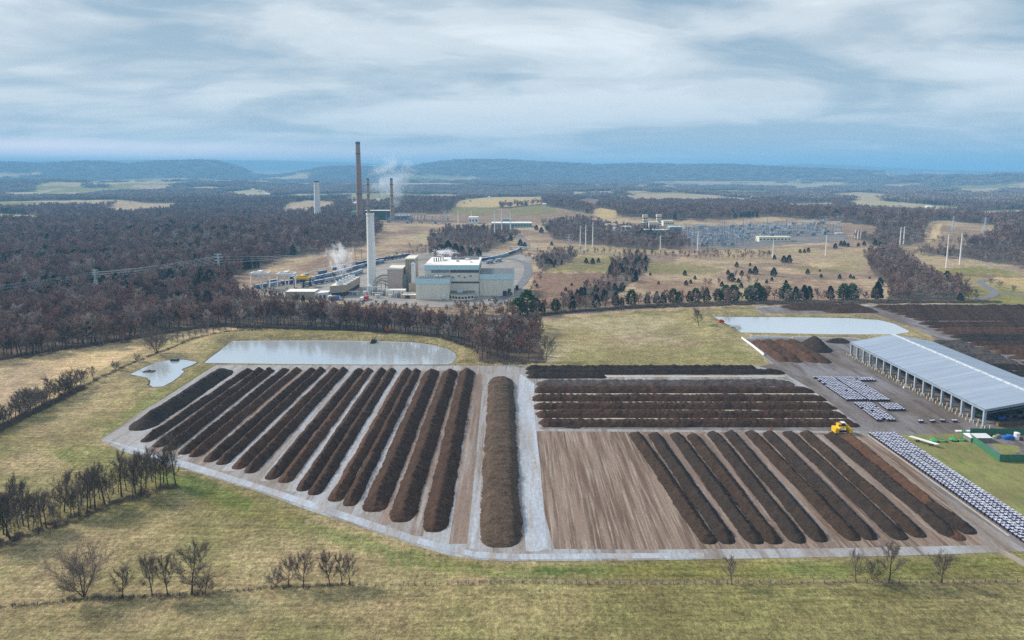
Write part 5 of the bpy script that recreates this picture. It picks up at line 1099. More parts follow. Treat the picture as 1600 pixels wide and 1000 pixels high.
mb = MB(); mb.prism([(a-.2, y-.2), (b_+.2, y-.2), (b_+.2, y+24.2), (a-.2, y+24.2)], 22.05, 22.9, M_wall); part(mb, 'roof', r)
for i in range(4): mb = MB(); mb.box(b_+.02, b_+3, y+3+i*5, y+6+i*5, 4, 16, M_equip); part(mb, 'duct', r)
r, a, b_, y = blockp('pump_house', 'low cream building with a row of small dark windows before the pinkish block', 602.5, 633, 463, 5.6, 8, M_wall, M_roofw)
for i in range(6): mb = MB(); xx = a+1.5+i*2.6; mb.box(xx, xx+1, y-.12, y+.1, 2.6, 3.6, M_glass); part(mb, 'window', r)
r, a, b_, y = blockp('loading_shed', 'low white roofed shed at the corner of the blue banded annex', 628, 650, 467, 3.6, 6, M_beige, M_roofw)
mb = MB(); mb.box(a+3, a+7, y-.12, y+.1, 0, 2.8, M_darkin); part(mb, 'door', r)
# ducts
x, y = P2(596, 456); r = thing('flue_ducts', 'tangle of cream flue ducts between chimney and pinkish block', 'duct', (x, y, 0))
for i in range(4):
    mb = MB(); mb.tube([(x+6, y+2*i, 6+3*i), (x, y+1.5*i, 9+2*i), (x-4, y+i, 7+2*i), (x-7, y, 3+2*i)], 1.0, M_beige if i % 2 else M_wall, 8); part(mb, 'duct', r)
for i in range(3): mb = MB(); mb.tube([(x-4+4*i, y-1, 0), (x-4+4*i, y-1, 9)], .3, M_equip, 5); part(mb, 'leg', r)
# chimney helper
def chimney(px, pyb, pyt, wb, wt, m, label, cap=None, rings=0, steps=16, name='chimney', hh=None):
    x, y = P2(px, pyb); z0 = hz(x, y); h = HT(px, pyb, pyt, z0) if hh is None else hh; h -= z0; fw = (y*cp+(CH-z0)*sp)/F; rb, rt = wb*fw/2, wt*fw*1.0/2
    r = thing(name, label, 'chimney', (x, y, z0)); hc = h*.03
    mb = MB(); mb.cyl(0, 0, -2, h-hc, rb, rt+(rb-rt)*.03, m, 28); mb.build('shaft', r)
    mb = MB(); mb.cyl(0, 0, h-hc+.05, h, rt*1.12, rt*1.12, cap or m, 28); mb.cyl(0, 0, h, h+.3, rt*.8, rt*.8, M_blk, 20); mb.build('cap', r)
    for i in range(rings):
        z = h*(.35+.5*i/max(1, rings-1)); rr2 = rb+(rt-rb)*z/h; mb = MB(); mb.cyl(0, 0, z, z+1.2, rr2+1.1, rr2+1.1, M_dband, 24); mb.build('gallery', r)
    return r, x, y, z0, h
chimney(581.5, 455, 333, 14, 11.2, M_stack, 'tall plain white chimney rising in front of the plant', rings=0)
x, y = P2(578, 460); r = thing('storage_tank', 'small round white tank at the foot of the white chimney', 'tank', (x, y, 0)); mb = MB(); mb.cyl(x, y, 0, 8, 2.6, 2.6, M_tankw, 18); part(mb, 'tank', r); mb = MB(); mb.cyl(x, y, 8.02, 9.6, 2.6, .6, M_tankw, 18); part(mb, 'roof', r); mb = MB(); mb.box(x-6, x-2.8, y-2, y+2, 0, 3, M_white); part(mb, 'base', r)
# cooling tower: a long box with fan stacks
A_, B_, C_p = P2(516, 465), P2(540, 463.4), P2(563, 449); dx, dy = C_p[0]-B_[0], C_p[1]-B_[1]
ct = thing('cooling_tower', 'long cream cooling tower with white fan stacks and steam', 'cooling tower', (B_[0], B_[1], 0)); qd = [A_, B_, (B_[0]+dx, B_[1]+dy), (A_[0]+dx, A_[1]+dy)]
mb = MB(); mb.prism(qd, 4, 10.5, M_beige2, M_wall); part(mb, 'wall', ct); mb = MB(); cc_ = np.mean(qd, axis=0); mb.prism([tuple(cc_+(np.array(p)-cc_)*.95) for p in qd], -1, 4, M_darkin); part(mb, 'louvre', ct)
for i in range(5):
    t = (i+.5)/5; x = (A_[0]+B_[0])/2+dx*t; y = (A_[1]+B_[1])/2+dy*t; mb = MB(); mb.cyl(x, y, 10.52, 13.5, 3.6, 3.0, M_tankw, 20); mb.cyl(x, y, 13.5, 13.6, 2.6, 2.6, M_grey, 20); part(mb, 'fan_stack', ct)
CT = (cc_[0], cc_[1])
# low building
r, a, b_, y = blockp('warehouse', 'long low warehouse with bright white roof by the trees', 446, 492, 468, 7, 14, M_beige2, M_roofw)
mb = MB(); mb.prism([(b_, y+14), (b_, y), (b_+10, y+6), (b_+10, y+14)], -1, 5.5, M_galv, M_roofw); part(mb, 'side_bay', r)
for i in range(3): mb = MB(); mb.box(b_+.5+i*3, b_+2.3+i*3, y+.1+i*1.8, y+.5+i*1.8, 0, 3.4, M_darkin); part(mb, 'door', r)
for i, (px, py, h_) in enumerate([(600, 462, 6), (612, 465, 4), (622, 466, 7), (590, 466, 5), (585, 462, 8), (640, 466, 5), (553, 462, 4)]):
    x, y = P2(px, py); r = thing('process_unit', ['white pipe rack between chimney and pump house', 'low pipe rack before the small windowed building', 'tall thin vessel and pipes before the pinkish block', 'white crates and pipes below the chimney', 'grey pipe frame at the chimney base', 'pipe frame against the blue banded annex', 'low grey skid near the cooling tower'][i], 'pipework', (x, y, 0))
    for k in range(4): mb = MB(); mb.tube([(x-4+2.4*k, y, 0), (x-4+2.4*k, y, h_)], .22, M_white if k % 2 else M_equip, 6); part(mb, 'upright', r)
    mb = MB(); mb.tube([(x-5, y, h_), (x+4, y, h_), (x+5, y+3, h_-1)], .35, M_tankw, 8); part(mb, 'pipe', r); mb = MB(); mb.box(x-3, x+1.5, y+1, y+3.5, 0, h_*.6, M_tankw if i % 2 else M_equip); part(mb, 'tank', r)
# gantry cranes
def gantry(xa, xb, pyb, pyt, m, mleg, label, group=None, wd=10):
    a = P2(xa, pyb); b_ = P2(xb, pyb); h = HT(xa, pyb, pyt); r = thing('gantry_crane', label, 'crane', ((a[0]+b_[0])/2, a[1], 0), group)
    for (x, y, dx_) in ((a[0], a[1], 0), (a[0]+2.5, a[1]+wd, 2.5), (b_[0]-2.5, b_[1], -1.5), (b_[0], b_[1]+wd, 0)):
        mb = MB(); mb.tube([(x+dx_, y, .5), (x, y, h-1.5)], [.55, .8], mleg, 4); part(mb, 'leg', r); mb = MB(); mb.box(x+dx_-1, x+dx_+1, y-1.2, y+1.2, 0, .9, M_blk); part(mb, 'wheel_bogie', r)
    for y in (a[1], a[1]+wd): mb = MB(); mb.box(a[0]-1.5, b_[0]+1.5, y-.7, y+.7, h-1.5, h+.4, m); part(mb, 'beam', r)
    mb = MB(); mb.box((a[0]+b_[0])/2-2, (a[0]+b_[0])/2+2, a[1]+1, a[1]+wd-1, h+.45, h+1.8, m); part(mb, 'trolley', r)
    mb = MB(); mb.box(a[0]-1.4, a[0]-.2, a[1]+.8, a[1]+wd-.8, h-1.4, h+.2, m); mb.box(b_[0]+.2, b_[0]+1.4, b_[1]+.8, b_[1]+wd-.8, h-1.4, h+.2, m); part(mb, 'end_beam', r)
gantry(393, 416, 454, 427, M_white, M_white, 'white gantry crane standing at the outer end of the container yard'); gantry(434, 457, 454, 428, M_white, M_white, 'white gantry crane next to the yellow one'); gantry(461, 480, 450, 434, M_yel, M_blk, 'smaller yellow gantry crane with black legs')
# containers and rail cars
M_cb = mat('container_blue', '4d6c96', .5, vary=.15, rnd=.25); M_cg = mat('container_grey', '8fa0b5', .5, vary=.12, rnd=.2); M_cn = mat('container_navy', '2b3a66', .5, vary=.15, rnd=.2); M_ctop = mat('container_top', 'b9c3cf', .6, vary=.12)
cont = {}
for k, m in (('blue', M_cb), ('grey', M_cg), ('navy', M_cn)):
    c = MB(); c.box(-6.1, 6.1, -1.3, 1.3, 1.0, 3.9, m, M_ctop)
    for i in range(10): c.box(-5.6+i*1.2, -5.3+i*1.2, -1.38, -1.302, 1.1, 3.8, m)
    f_ = MB(); f_.box(-6.3, 6.3, -1.0, 1.0, .55, .95, M_blk)
    for a in (-4.6, -3.2, 3.2, 4.6): f_.tube([(a, -.85, .45), (a, .85, .45)], .42, M_blk, 8)
    cont[k] = (c, f_)
cm = {}
def wagon(x, y, rz, k, label, group):
    if k not in cm:
        r = thing('rail_wagon', label, 'wagon', (0, 0, 0), group); b1 = cont[k][0].build('container', r); b2 = cont[k][1].build('bogie_frame', r); cm[k] = r
        r.location = (x, y, hz(x, y)+.3); r.rotation_euler = (0, 0, rz); adopt(r); return r
    r = copy_tree(cm[k], (x, y, hz(x, y)+.3), rz, label); r['group'] = group; return r
def train(pts, kinds, label, group, gap=13.2, off=0):
    q = [P2(*p) for p in pts]; L_ = sum(math.hypot(b[0]-a[0], b[1]-a[1]) for a, b in zip(q[:-1], q[1:])); n = int(L_/gap)
    for i in range(n):
        x, y = along(q, (i+.5)/n); x2, y2 = along(q, (i+.6)/n); k = kinds[i % len(kinds)]
        if k == '-': continue
        wagon(x, y+off, math.atan2(y2-y, x2-x), k, label % k, group % k)
train([(398, 452), (440, 446), (480, 441), (520, 432), (560, 421), (600, 412)], ['blue', 'grey', 'navy', 'blue', 'grey'], '%s container wagon on the outer track of the container yard', '%s wagons on the outer yard track')
train([(470, 449), (500, 444), (530, 438), (556, 431), (566, 427)], ['grey', 'blue', 'grey'], '%s container wagon on the track beside the cooling tower', '%s wagons beside the cooling tower')
train([(556, 417), (600, 409), (640, 403)], ['navy', 'navy', 'blue'], '%s container wagon on the track behind the white chimney', '%s wagons behind the white chimney')
train([(752, 410), (770, 407), (790, 402), (806, 396), (814, 391)], ['navy', 'blue', 'grey', 'grey', 'grey'], '%s container wagon in the train curving towards the bridge', '%s wagons in the train by the bridge')
train([(758, 414), (775, 411), (785, 409)], ['grey', 'grey'], '%s container wagon on the short siding behind the plant', '%s wagons on the short siding')
train([(410, 449), (450, 442), (500, 432), (545, 420)], ['blue', '-', 'navy', 'grey', '-'], '%s container wagon on the middle track of the container yard', '%s wagons on the middle yard track', off=14)
# bridge over the railway
x, y = P2(820, 393); z = hz(x, y); r = thing('road_bridge', 'pale concrete road bridge over the railway behind the plant', 'bridge', (x, y, z)); bz = 4.5
mb = MB(); mb.tube([(-22, 10, bz), (18, -4, bz)], 3.6, M_conc, 4); mb.v = [(a, b_, bz+(c-bz)*.2) for a, b_, c in mb.v]; mb.build('deck', r)
for a, b_ in ((18, -4), (2, 1.6), (-20, 9.3)): mb = MB(); mb.box(a-1, a+1, b_-2.5, b_+2.5, -1, bz-.5, M_conc); mb.build('pier', r)
# vehicles by the plant
def car(px, py, m, label, rz=0, truck=False):
    x, y = P2(px, py); t = thing('truck' if truck else 'parked_car', label, 'truck' if truck else 'car', (x, y, hz(x, y)+.15), rz=rz); L_ = 8.5 if truck else 4.5
    mb = MB()
    if truck: mb.box(-L_/2, L_/2-2.4, -1.25, 1.25, .9, 3.4, m)
    else: mb.prism([(-2.2, -.85), (2.1, -.85), (2.25, -.5), (2.25, .5), (2.1, .85), (-2.2, .85)], .35, .95, m)
    mb.build('body', t); mb = MB()
    if truck: mb.box(L_/2-2.2, L_/2, -1.2, 1.2, .7, 2.7, M_white)
    else: mb.add([(-1.7, -.75, .95), (1.1, -.75, .95), (1.1, .75, .95), (-1.7, .75, .95), (-1.2, -.65, 1.5), (.4, -.65, 1.5), (.4, .65, 1.5), (-1.2, .65, 1.5)], [(0, 1, 5, 4), (1, 2, 6, 5), (2, 3, 7, 6), (3, 0, 4, 7), (4, 5, 6, 7)], M_glass)
    mb.build('cab', t)
    for a in (-L_*.32, L_*.32):
        for b_ in (-1, 1): mb = MB(); r_ = .5 if truck else .33; mb.tube([(a, b_*.95-.12, r_), (a, b_*.95+.12, r_)], r_, M_blk, 8); mb.build('wheel', t)
M_red = mat('red_paint', 'c03428', .5); M_silver = mat('silver_paint', 'a9adb2', .3, .3)
for px, py, m, lb, tr in [(711, 473, M_white, 'white parked car below the office wing', 0), (716, 478, M_silver, 'silver parked car at the tree edge below the plant', 0), (739, 466, M_red, 'small red car beside the office wing', 0), (745, 468, M_white, 'white car next to the small red car', 0), (752, 471, M_silver, 'silver car on the drive below the flat hall', 0), (703, 482, M_white, 'white car deep among the bare trees', 0), (743, 482, M_blk, 'black car on the lower parking row', 0),
    (516, 468, M_white, 'white box truck parked against the cooling tower end', 1), (521.5, 468.3, M_silver, 'silver box truck parked against the cooling tower end', 1), (527, 468.6, M_blue, 'blue box truck parked against the cooling tower end', 1), (512, 474, M_silver, 'silver car on the road beneath the cooling tower', 0), (832, 405, M_white, 'white truck on the curved drive past the flat hall', 1), (808, 452, M_blk, 'dark truck standing by the end of the flat hall', 1), (566, 470, M_white, 'white pickup truck among crates below the chimney', 1), (573, 468, M_red, 'red truck among crates below the chimney', 1), (694, 468, M_white, 'white van at the foot of the blue banded annex', 1), (765, 470, M_white, 'white car on the lawn edge by the plant drive', 0)]:
    car(px, py, m, lb, random.uniform(0, 3.1) if not tr else 1.5, bool(tr))
# --- old power station
chimney(562.5, 348, 220, 10.5, 6.5, M_brick, 'tallest chimney, brown and tapering, topping the skyline', M_dband, 2)
chimney(496.5, 346, 283, 10.5, 7.6, M_tankw, 'thick white chimney with black top standing apart in the woods', M_dband, 0)
chimney(576.5, 347, 279, 5.6, 3.6, M_brick2, 'slim brown chimney just behind the white chimney', M_dband, 3); chimney(612.8, 347, 279, 6, 4.2, M_brick2, 'slim brown chimney at the end of the dark green station', M_dband, 3)
def farblk(name, label, px0, px1, pyb, pyt, depth, m, mt=None, cat='building', wins=0, gab=False):
    a = P2(px0, pyb); b_ = P2(px1, pyb); z = hz((a[0]+b_[0])/2, a[1]); h = HT((px0+px1)/2, pyb, pyt, 0); r = thing(name, label, cat, ((a[0]+b_[0])/2, a[1]+depth/2, z))
    w_ = (b_[0]-a[0])/2; mb = MB(); mb.box(-w_, w_, -depth/2, depth/2, -3, h-.8, m); mb.build('wall', r); mb = MB()
    if gab: mb.add([(-w_-.4, -depth/2-.4, h-.8), (w_+.4, -depth/2-.4, h-.8), (w_+.4, depth/2+.4, h-.8), (-w_-.4, depth/2+.4, h-.8), (-w_-.4, 0, h+depth*.18), (w_+.4, 0, h+depth*.18)], [(0, 1, 5, 4), (2, 3, 4, 5), (1, 2, 5), (3, 0, 4)], mt or m)
    else: mb.box(-w_-.3, w_+.3, -depth/2-.3, depth/2+.3, h-.75, h, mt or m)
    mb.build('roof', r)
    for i in range(wins):
        mb = MB(); x = -w_+w_*2*(i+.5)/wins; mb.box(x-w_/wins*.5, x+w_/wins*.5, -depth/2-.1, -depth/2+.1, h*.35, h*.65, M_darkin); mb.build('window', r)
    return r
farblk('station_building', 'long dark green station hall with pale roof between slim brown chimneys', 570, 610, 345, 330.5, 30, M_dgreen, M_wall, wins=8); farblk('station_annex', 'stepped pale green block at the foot of the tallest chimney', 549, 558, 346, 332, 24, M_greenb, M_greenb, wins=2)
farblk('station_annex', 'low bright green roofed hall at the wood edge by the tallest chimney', 534, 549, 346, 340.5, 26, M_greenb, mat('bright_green_roof', '7fb08a', .6), wins=3); farblk('storage_shed', 'small white gabled shed beside the thick white chimney', 509, 517, 341, 336, 14, M_white, M_roofw, gab=True)
farblk('turbine_hall', 'grey machine hall behind the small switchyard', 616, 640, 346, 338, 24, M_equip, M_galv, wins=5)
x, y = P2(618, 347); x2, y2 = P2(668, 346); z = hz(x, y); r = thing('conveyor', 'long pale elevated coal conveyor on trestles', 'conveyor', (x, y, z)); hb_ = HT(640, 346, 334)
mb = MB(); mb.box(0, x2-x, -2, 2, hb_-3.5, hb_, M_tank); mb.build('gallery', r)
for i in range(9): mb = MB(); xx = 4+i*(x2-x-8)/8; mb.bar((xx-1.5, 0, -2), (xx, 0, hb_-3.4), .5, M_equip); mb.bar((xx+1.5, 0, -2), (xx, 0, hb_-3.4), .5, M_equip); mb.build('trestle', r)
def lat(px, pyb, pyt, label, group=None, m=M_galv, arms=3, base=None, wk=1):
    x, y = P2(px, pyb); z = hz(x, y); h = HT(px, pyb, pyt, 0)-z; b_ = (base or h*.1)*wk; r = thing('lattice_tower', label, 'pylon', (x, y, z), group); t_ = max(.26, h*.0095); tp = b_*.16
    def w_(zz): u = zz/h; return b_*(1-u/.62)+tp*1.6*(u/.62) if u < .62 else tp*1.6+(tp-tp*1.6)*(u-.62)/.38
    mb = MB()
    for sx_ in (-1, 1):
        for sy_ in (-1, 1): mb.tube([(sx_*w_(zz), sy_*w_(zz), zz) for zz in (0, h*.3, h*.62, h)], t_, m, 4)
    zs = [0, .16, .3, .42, .53, .62, .7, .78, .86, .94, 1]
    for u, v in zip(zs[:-1], zs[1:]):
        a, b2 = w_(u*h), w_(v*h)
        for s in (-1, 1):
            mb.bar((-a, s*a, u*h), (b2, s*b2, v*h), t_*.6, m); mb.bar((a, s*a, u*h), (-b2, s*b2, v*h), t_*.6, m); mb.bar((s*a, -a, u*h), (s*b2, b2, v*h), t_*.6, m)
    mb.build('mast', r); out_ = []
    for i in range(arms):
        zz = h*(.7+.12*i); L_ = h*(.2-.02*abs(i-1)) ; mb = MB()
        for s in (-1, 1): mb.bar((0, -.6, zz), (s*L_, 0, zz+.6), t_*.8, m); mb.bar((0, .6, zz+h*.04), (s*L_, 0, zz+.6), t_*.7, m); mb.bar((s*L_, 0, zz+.5), (s*L_, 0, zz-1.8), .18, M_glass); out_.append((x+s*L_, y, z+zz-1.8))
        mb.build('crossarm', r)
    return r, out_
T = {}
for key, a in dict(far=(1488, 372, 338), A=(342.5, 434, 396), B=(150, 450, 421), C=(1537, 380, 340), D=(695, 352, 330), E=(889, 397, 366)).items():
    lbs = dict(far='faint lattice pylon before the woods behind the tan slope', A='silver lattice pylon above the wood near the gantry cranes', B='lattice pylon half sunk in the big wood', C='large blue grey lattice pylon on the tan slope', D='lattice pylon beside the old station switchyard', E='dim lattice pylon before the dark trees near three white poles')
    T[key] = lat(*a, lbs[key], wk=1.1)
off = lat(-150, 500, 452, 'lattice pylon of the line beyond the wood', wk=1)
hx, hy = P2(560, 408); z = hz(hx, hy); hf = thing('h_frame_pylon', 'H shaped pylon at the wood edge beside the white chimney', 'pylon', (hx, hy, z)); hh_ = HT(560, 408, 391)
for a in (-4, 4): mb = MB(); mb.tube([(a, 0, -1), (a, 0, hh_)], .35, M_grey, 6); mb.build('pole', hf)
mb = MB(); mb.bar((-8, 0, hh_-1.5), (8, 0, hh_-1.5), .3, M_grey); mb.bar((-4, 0, hh_-6), (4, 0, hh_-2), .15, M_grey); mb.bar((4, 0, hh_-6), (-4, 0, hh_-2), .15, M_grey); mb.build('crossarm', hf)
hfo = [(hx+a, hy, z+hh_-1.6) for a in (-8, 0, 8, -8, 0, 8)]
M_wire = mat('wire', 'b4bac0', .5, .1)
def wires(A, B_l, label, n=6, sag=.03, rad=.17):
    for i in range(n):
        a = Vector(A[i % len(A)]); b_ = Vector(B_l[i % len(B_l)]); L_ = (b_-a).length; pts = []
        for k in range(17): t = k/16; p = a.lerp(b_, t); p.z -= 4*sag*L_*t*(1-t)*.5; pts.append(tuple(p))
        mb = MB(); mb.tube(pts, rad, M_wire, 3); o = mb.build('power_cable'); tag(o, label, 'cable', label.replace('power cable', 'power cables'))
wires(off[1], T['B'][1], 'sagging power cable over the wood beyond the half sunk pylon'); wires(T['B'][1], T['A'][1], 'power cable from the half sunk pylon to the silver pylon'); wires(T['A'][1], hfo, 'power cable from the silver pylon to the H shaped pylon')
# white single poles
def pole(px, pyt, pyb, label, group=None, arms=2):
    x, y = P2(px, pyb); z = hz(x, y); h = HT(px, pyb, pyt, 0)-z; r = thing('steel_pole', label, 'pole', (x, y, z), group); k = 1+max(0, y-900)/1400
    mb = MB(); mb.cyl(0, 0, -1, h, .95*k, .42*k, M_stack, 10); mb.build('shaft', r); mb = MB()
    for i in range(arms+1):
        zz = h*(.96-.09*i); mb.bar((0, 0, zz), (2.6*(-1)**i, 0, zz+.8), .16, M_galv); mb.tube([(2.6*(-1)**i, 0, zz+.8), (2.6*(-1)**i, 0, zz-1.2)], .14, M_grey, 5)
    mb.build('crossarm', r); mb = MB(); mb.cyl(0, 0, -.5, .5, 1.3*k, 1.3*k, M_conc, 10); mb.build('base', r)
    return (x, y, z+h*.95)
po = [pole(906.5, 353, 394, 'white steel pole, shortest of the group of three'), pole(915, 351, 393, 'white steel pole in the middle of the group of three'), pole(926, 347, 387, 'white steel pole set back behind the other two of three'), pole(1031.5, 368, 398, 'lone white steel pole before the turbine stacks'),
 pole(1090, 361, 393, 'lone white steel pole at the switchyard corner'), pole(1207.5, 376, 404, 'white steel pole below the long cream building'), pole(1290, 367, 401, 'white steel pole alone on the dry slope'), pole(1406, 355, 387, 'white steel pole, nearer of a tight pair'), pole(1411.5, 354, 386, 'white steel pole, hidden one of a tight pair'),
 pole(1478.5, 366, 420, 'tallest white steel pole on the dry slope near the road'), pole(1499.5, 364, 415, 'white steel pole next to the tallest one'), pole(773, 330, 371, 'white steel pole, first of three by the long low warehouse'), pole(784, 329, 370, 'white steel pole, second of three by the long low warehouse'), pole(797.5, 331, 365, 'white steel pole, third of three by the long low warehouse'),
 pole(716, 330, 354, 'white steel pole beside the old switchyard'), pole(736.5, 330, 346, 'thin steel pole behind the white cube building'), pole(1336, 359, 378, 'first thin pole of three at the wood edge'), pole(1340, 360, 379, 'second thin pole of three at the wood edge'), pole(1344.5, 360, 379, 'third thin pole of three at the wood edge')]
for a, b_, nm_ in ((9, 7, 'power cable from the tallest pole to the tight pair'), (7, 17, 'power cable from the tight pair to the wood edge poles'), (6, 4, 'power cable across the dry slope to the switchyard'), (4, 3, 'power cable along the front of the switchyard'), (3, 1, 'power cable towards the group of three poles')):
    wires([po[a], (po[a][0], po[a][1], po[a][2]-5)], [po[b_], (po[b_][0], po[b_][1], po[b_][2]-5)], nm_, 2, .02, .08)
# --- switchyard
def mast(px, pyt, pyb, label, k=1.0):
    x, y = P2(px, pyb); z = hz(x, y); h = HT(px, pyb, pyt, 0)-z; r = thing('switchyard_mast', label, 'mast', (x, y, z)); mb = MB(); b_ = 1.4*k
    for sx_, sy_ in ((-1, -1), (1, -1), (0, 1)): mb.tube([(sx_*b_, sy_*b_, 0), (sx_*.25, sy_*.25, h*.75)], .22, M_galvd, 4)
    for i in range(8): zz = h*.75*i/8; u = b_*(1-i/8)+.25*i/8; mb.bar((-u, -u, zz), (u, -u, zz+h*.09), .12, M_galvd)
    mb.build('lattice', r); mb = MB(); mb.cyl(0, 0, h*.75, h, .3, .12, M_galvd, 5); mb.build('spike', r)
for i, a in enumerate([(1069, 350, 384), (1076, 352, 368), (1084, 349, 380), (1099, 350, 372), (1112.5, 345, 387), (1121, 347, 386), (1127.5, 344, 387), (1131, 337, 386), (1143.5, 354, 385), (1160, 336, 384), (1172, 345, 368), (1198, 336, 370), (1228, 336, 370), (1265, 346, 370), (1245, 352, 372), (1590, 352, 380)]):
    mast(*a, '%s tall grey spike mast of the switchyard counted from the turbine stacks' % (ORD+['nineteenth'])[i] if i < 15 else 'lone grey spike mast before the far wood past the dry slope')
def portal(px0, px1, pyt, pyb, label, dep=0):
    a = P2(px0, pyb); b_ = P2(px1, pyb); z = hz(*a); h = HT(px0, pyb, pyt, 0)-z; w_ = b_[0]-a[0]; r = thing('switchyard_portal', label, 'steel frame', (a[0], a[1], z), 'steel portals of the switchyard')
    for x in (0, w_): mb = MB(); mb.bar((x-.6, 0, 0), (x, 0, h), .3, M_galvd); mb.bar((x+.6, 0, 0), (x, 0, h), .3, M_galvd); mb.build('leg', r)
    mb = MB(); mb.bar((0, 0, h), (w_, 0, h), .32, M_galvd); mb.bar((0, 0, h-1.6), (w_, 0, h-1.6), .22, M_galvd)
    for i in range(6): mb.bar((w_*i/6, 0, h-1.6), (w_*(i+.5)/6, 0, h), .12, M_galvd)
    mb.build('beam', r)
pl = [(1172, 1182, 356, 368), (1209, 1219, 355, 368), (1248, 1258, 355, 366), (1262, 1270, 351, 368), (1268, 1276, 351, 369), (1275, 1285, 353, 370), (1300, 1312, 362, 372), (1072, 1098, 351, 366), (1084, 1110, 354, 372), (1112, 1128, 357, 374), (1128, 1158, 357, 376), (1140, 1160, 358, 378), (1095, 1112, 366, 384), (1113, 1128, 368, 385), (1130, 1145, 366, 384), (1050, 1068, 358, 370), (600, 618, 344, 351), (622, 640, 343, 351), (645, 660, 344, 351), (662, 680, 343, 350), (1222, 1240, 357, 369)]
for i, a in enumerate(pl): portal(*a, 'pale blue steel portal frame standing over the switchgear' if i not in (16, 17, 18, 19) else 'pale steel portal frame in the old station switchyard')
# switchgear, many small pieces
sg = []
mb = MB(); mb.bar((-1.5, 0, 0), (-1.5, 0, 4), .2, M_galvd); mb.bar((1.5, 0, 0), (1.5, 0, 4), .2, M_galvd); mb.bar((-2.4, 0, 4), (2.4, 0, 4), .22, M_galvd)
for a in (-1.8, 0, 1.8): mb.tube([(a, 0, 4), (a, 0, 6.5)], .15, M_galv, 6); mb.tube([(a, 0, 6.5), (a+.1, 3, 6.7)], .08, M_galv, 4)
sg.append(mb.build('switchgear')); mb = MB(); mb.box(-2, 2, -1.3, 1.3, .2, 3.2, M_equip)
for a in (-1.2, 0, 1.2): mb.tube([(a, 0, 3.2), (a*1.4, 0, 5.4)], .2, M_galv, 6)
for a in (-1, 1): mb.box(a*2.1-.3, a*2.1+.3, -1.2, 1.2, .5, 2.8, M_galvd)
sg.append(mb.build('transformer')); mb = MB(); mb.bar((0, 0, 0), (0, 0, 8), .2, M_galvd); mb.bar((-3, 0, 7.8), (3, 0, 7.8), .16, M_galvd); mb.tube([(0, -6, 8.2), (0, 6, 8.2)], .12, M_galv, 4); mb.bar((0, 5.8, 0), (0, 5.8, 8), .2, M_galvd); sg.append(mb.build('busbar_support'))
RS = random.Random(4); first = [1, 1, 1]
def place_gear(px, py, lab):
    k = RS.choice([0, 0, 1, 2, 2]); x, y = P2(px, py); nm_ = ['switchgear', 'transformer', 'busbar support'][k]
    if first[k]: o = sg[k]; first[k] = 0
    else: o = sg[k].copy(); COL.objects.link(o)
    o.location = (x, y, hz(x, y)+.1); o.rotation_euler.z = RS.choice([0, 1.57]); s = RS.uniform(1.0, 1.9); o.scale = (s, s, s); tag(o, 'grey %s among many like it in the %s' % (nm_, lab), nm_, '%s pieces in the %s' % (nm_, lab))
for j in range(9):
    y_ = 362+j*2.8; xa = 1072 if j < 5 else 1076+(j-4)*2; xb = 1322-abs(j-2)*2 if j < 5 else 1230-(j-5)*24
    for i in range(int((xb-xa)/6)): place_gear(xa+i*6+RS.uniform(-2, 2), y_+RS.uniform(-.5, .5), 'large switchyard')
for i in range(34): place_gear(RS.uniform(596, 700), RS.uniform(345, 352.5), 'old station switchyard')
farblk('control_house', 'long cream flat roofed house at the switchyard edge', 1186, 1236, 380, 372.5, 16, M_wall, mat('cream_roof', 'd9d3b4', .6), wins=9); farblk('relay_house', 'small white hut at the switchyard tip', 1307, 1318, 373.5, 371, 8, M_white, M_roofw)
# turbine plant and tanks
def turb(px, pyb, pyt, wpx, label):
    a = P2(px-wpx/2, pyb); b_ = P2(px+wpx/2, pyb); w_ = b_[0]-a[0]; z = hz(*a); h = HT(px, pyb, pyt, 0)-z; r = thing('turbine_stack', label, 'chimney', ((a[0]+b_[0])/2, a[1], z))
    mb = MB(); mb.box(-w_*.42, w_*.42, -w_*.42, w_*.42, -1, h*.78, M_wall); mb.build('shaft', r)
    for i in range(4): mb = MB(); zz = h*(.15+.19*i); mb.box(-w_*.5, w_*.5, -w_*.5, w_*.5, zz, zz+1.1, M_dband); mb.build('platform', r)
    mb = MB(); mb.box(-w_*.5, w_*.5, -w_*.5, w_*.5, h*.79, h, M_tank); mb.build('cap', r)
turb(1007.5, 360, 335.5, 7.5, 'cream square turbine stack nearer the tanks'); turb(1029, 358, 335, 7.8, 'cream square turbine stack behind the turbine halls')
farblk('turbine_hall', 'cream turbine hall between the two square stacks', 1014, 1030, 361, 351, 26, M_wall, M_tank, wins=4); farblk('turbine_hall', 'cream turbine hall beyond the square stacks', 1037, 1053, 358, 350, 22, M_wall, M_tank, wins=5); farblk('turbine_annex', 'pale blue grey plant annex at the switchyard start', 1008, 1045, 367, 361, 16, M_teal, M_tankw, wins=7); farblk('turbine_annex', 'pale grey annex beside the spike masts', 1046, 1066, 366, 357, 16, M_teal, M_tankw, wins=4)
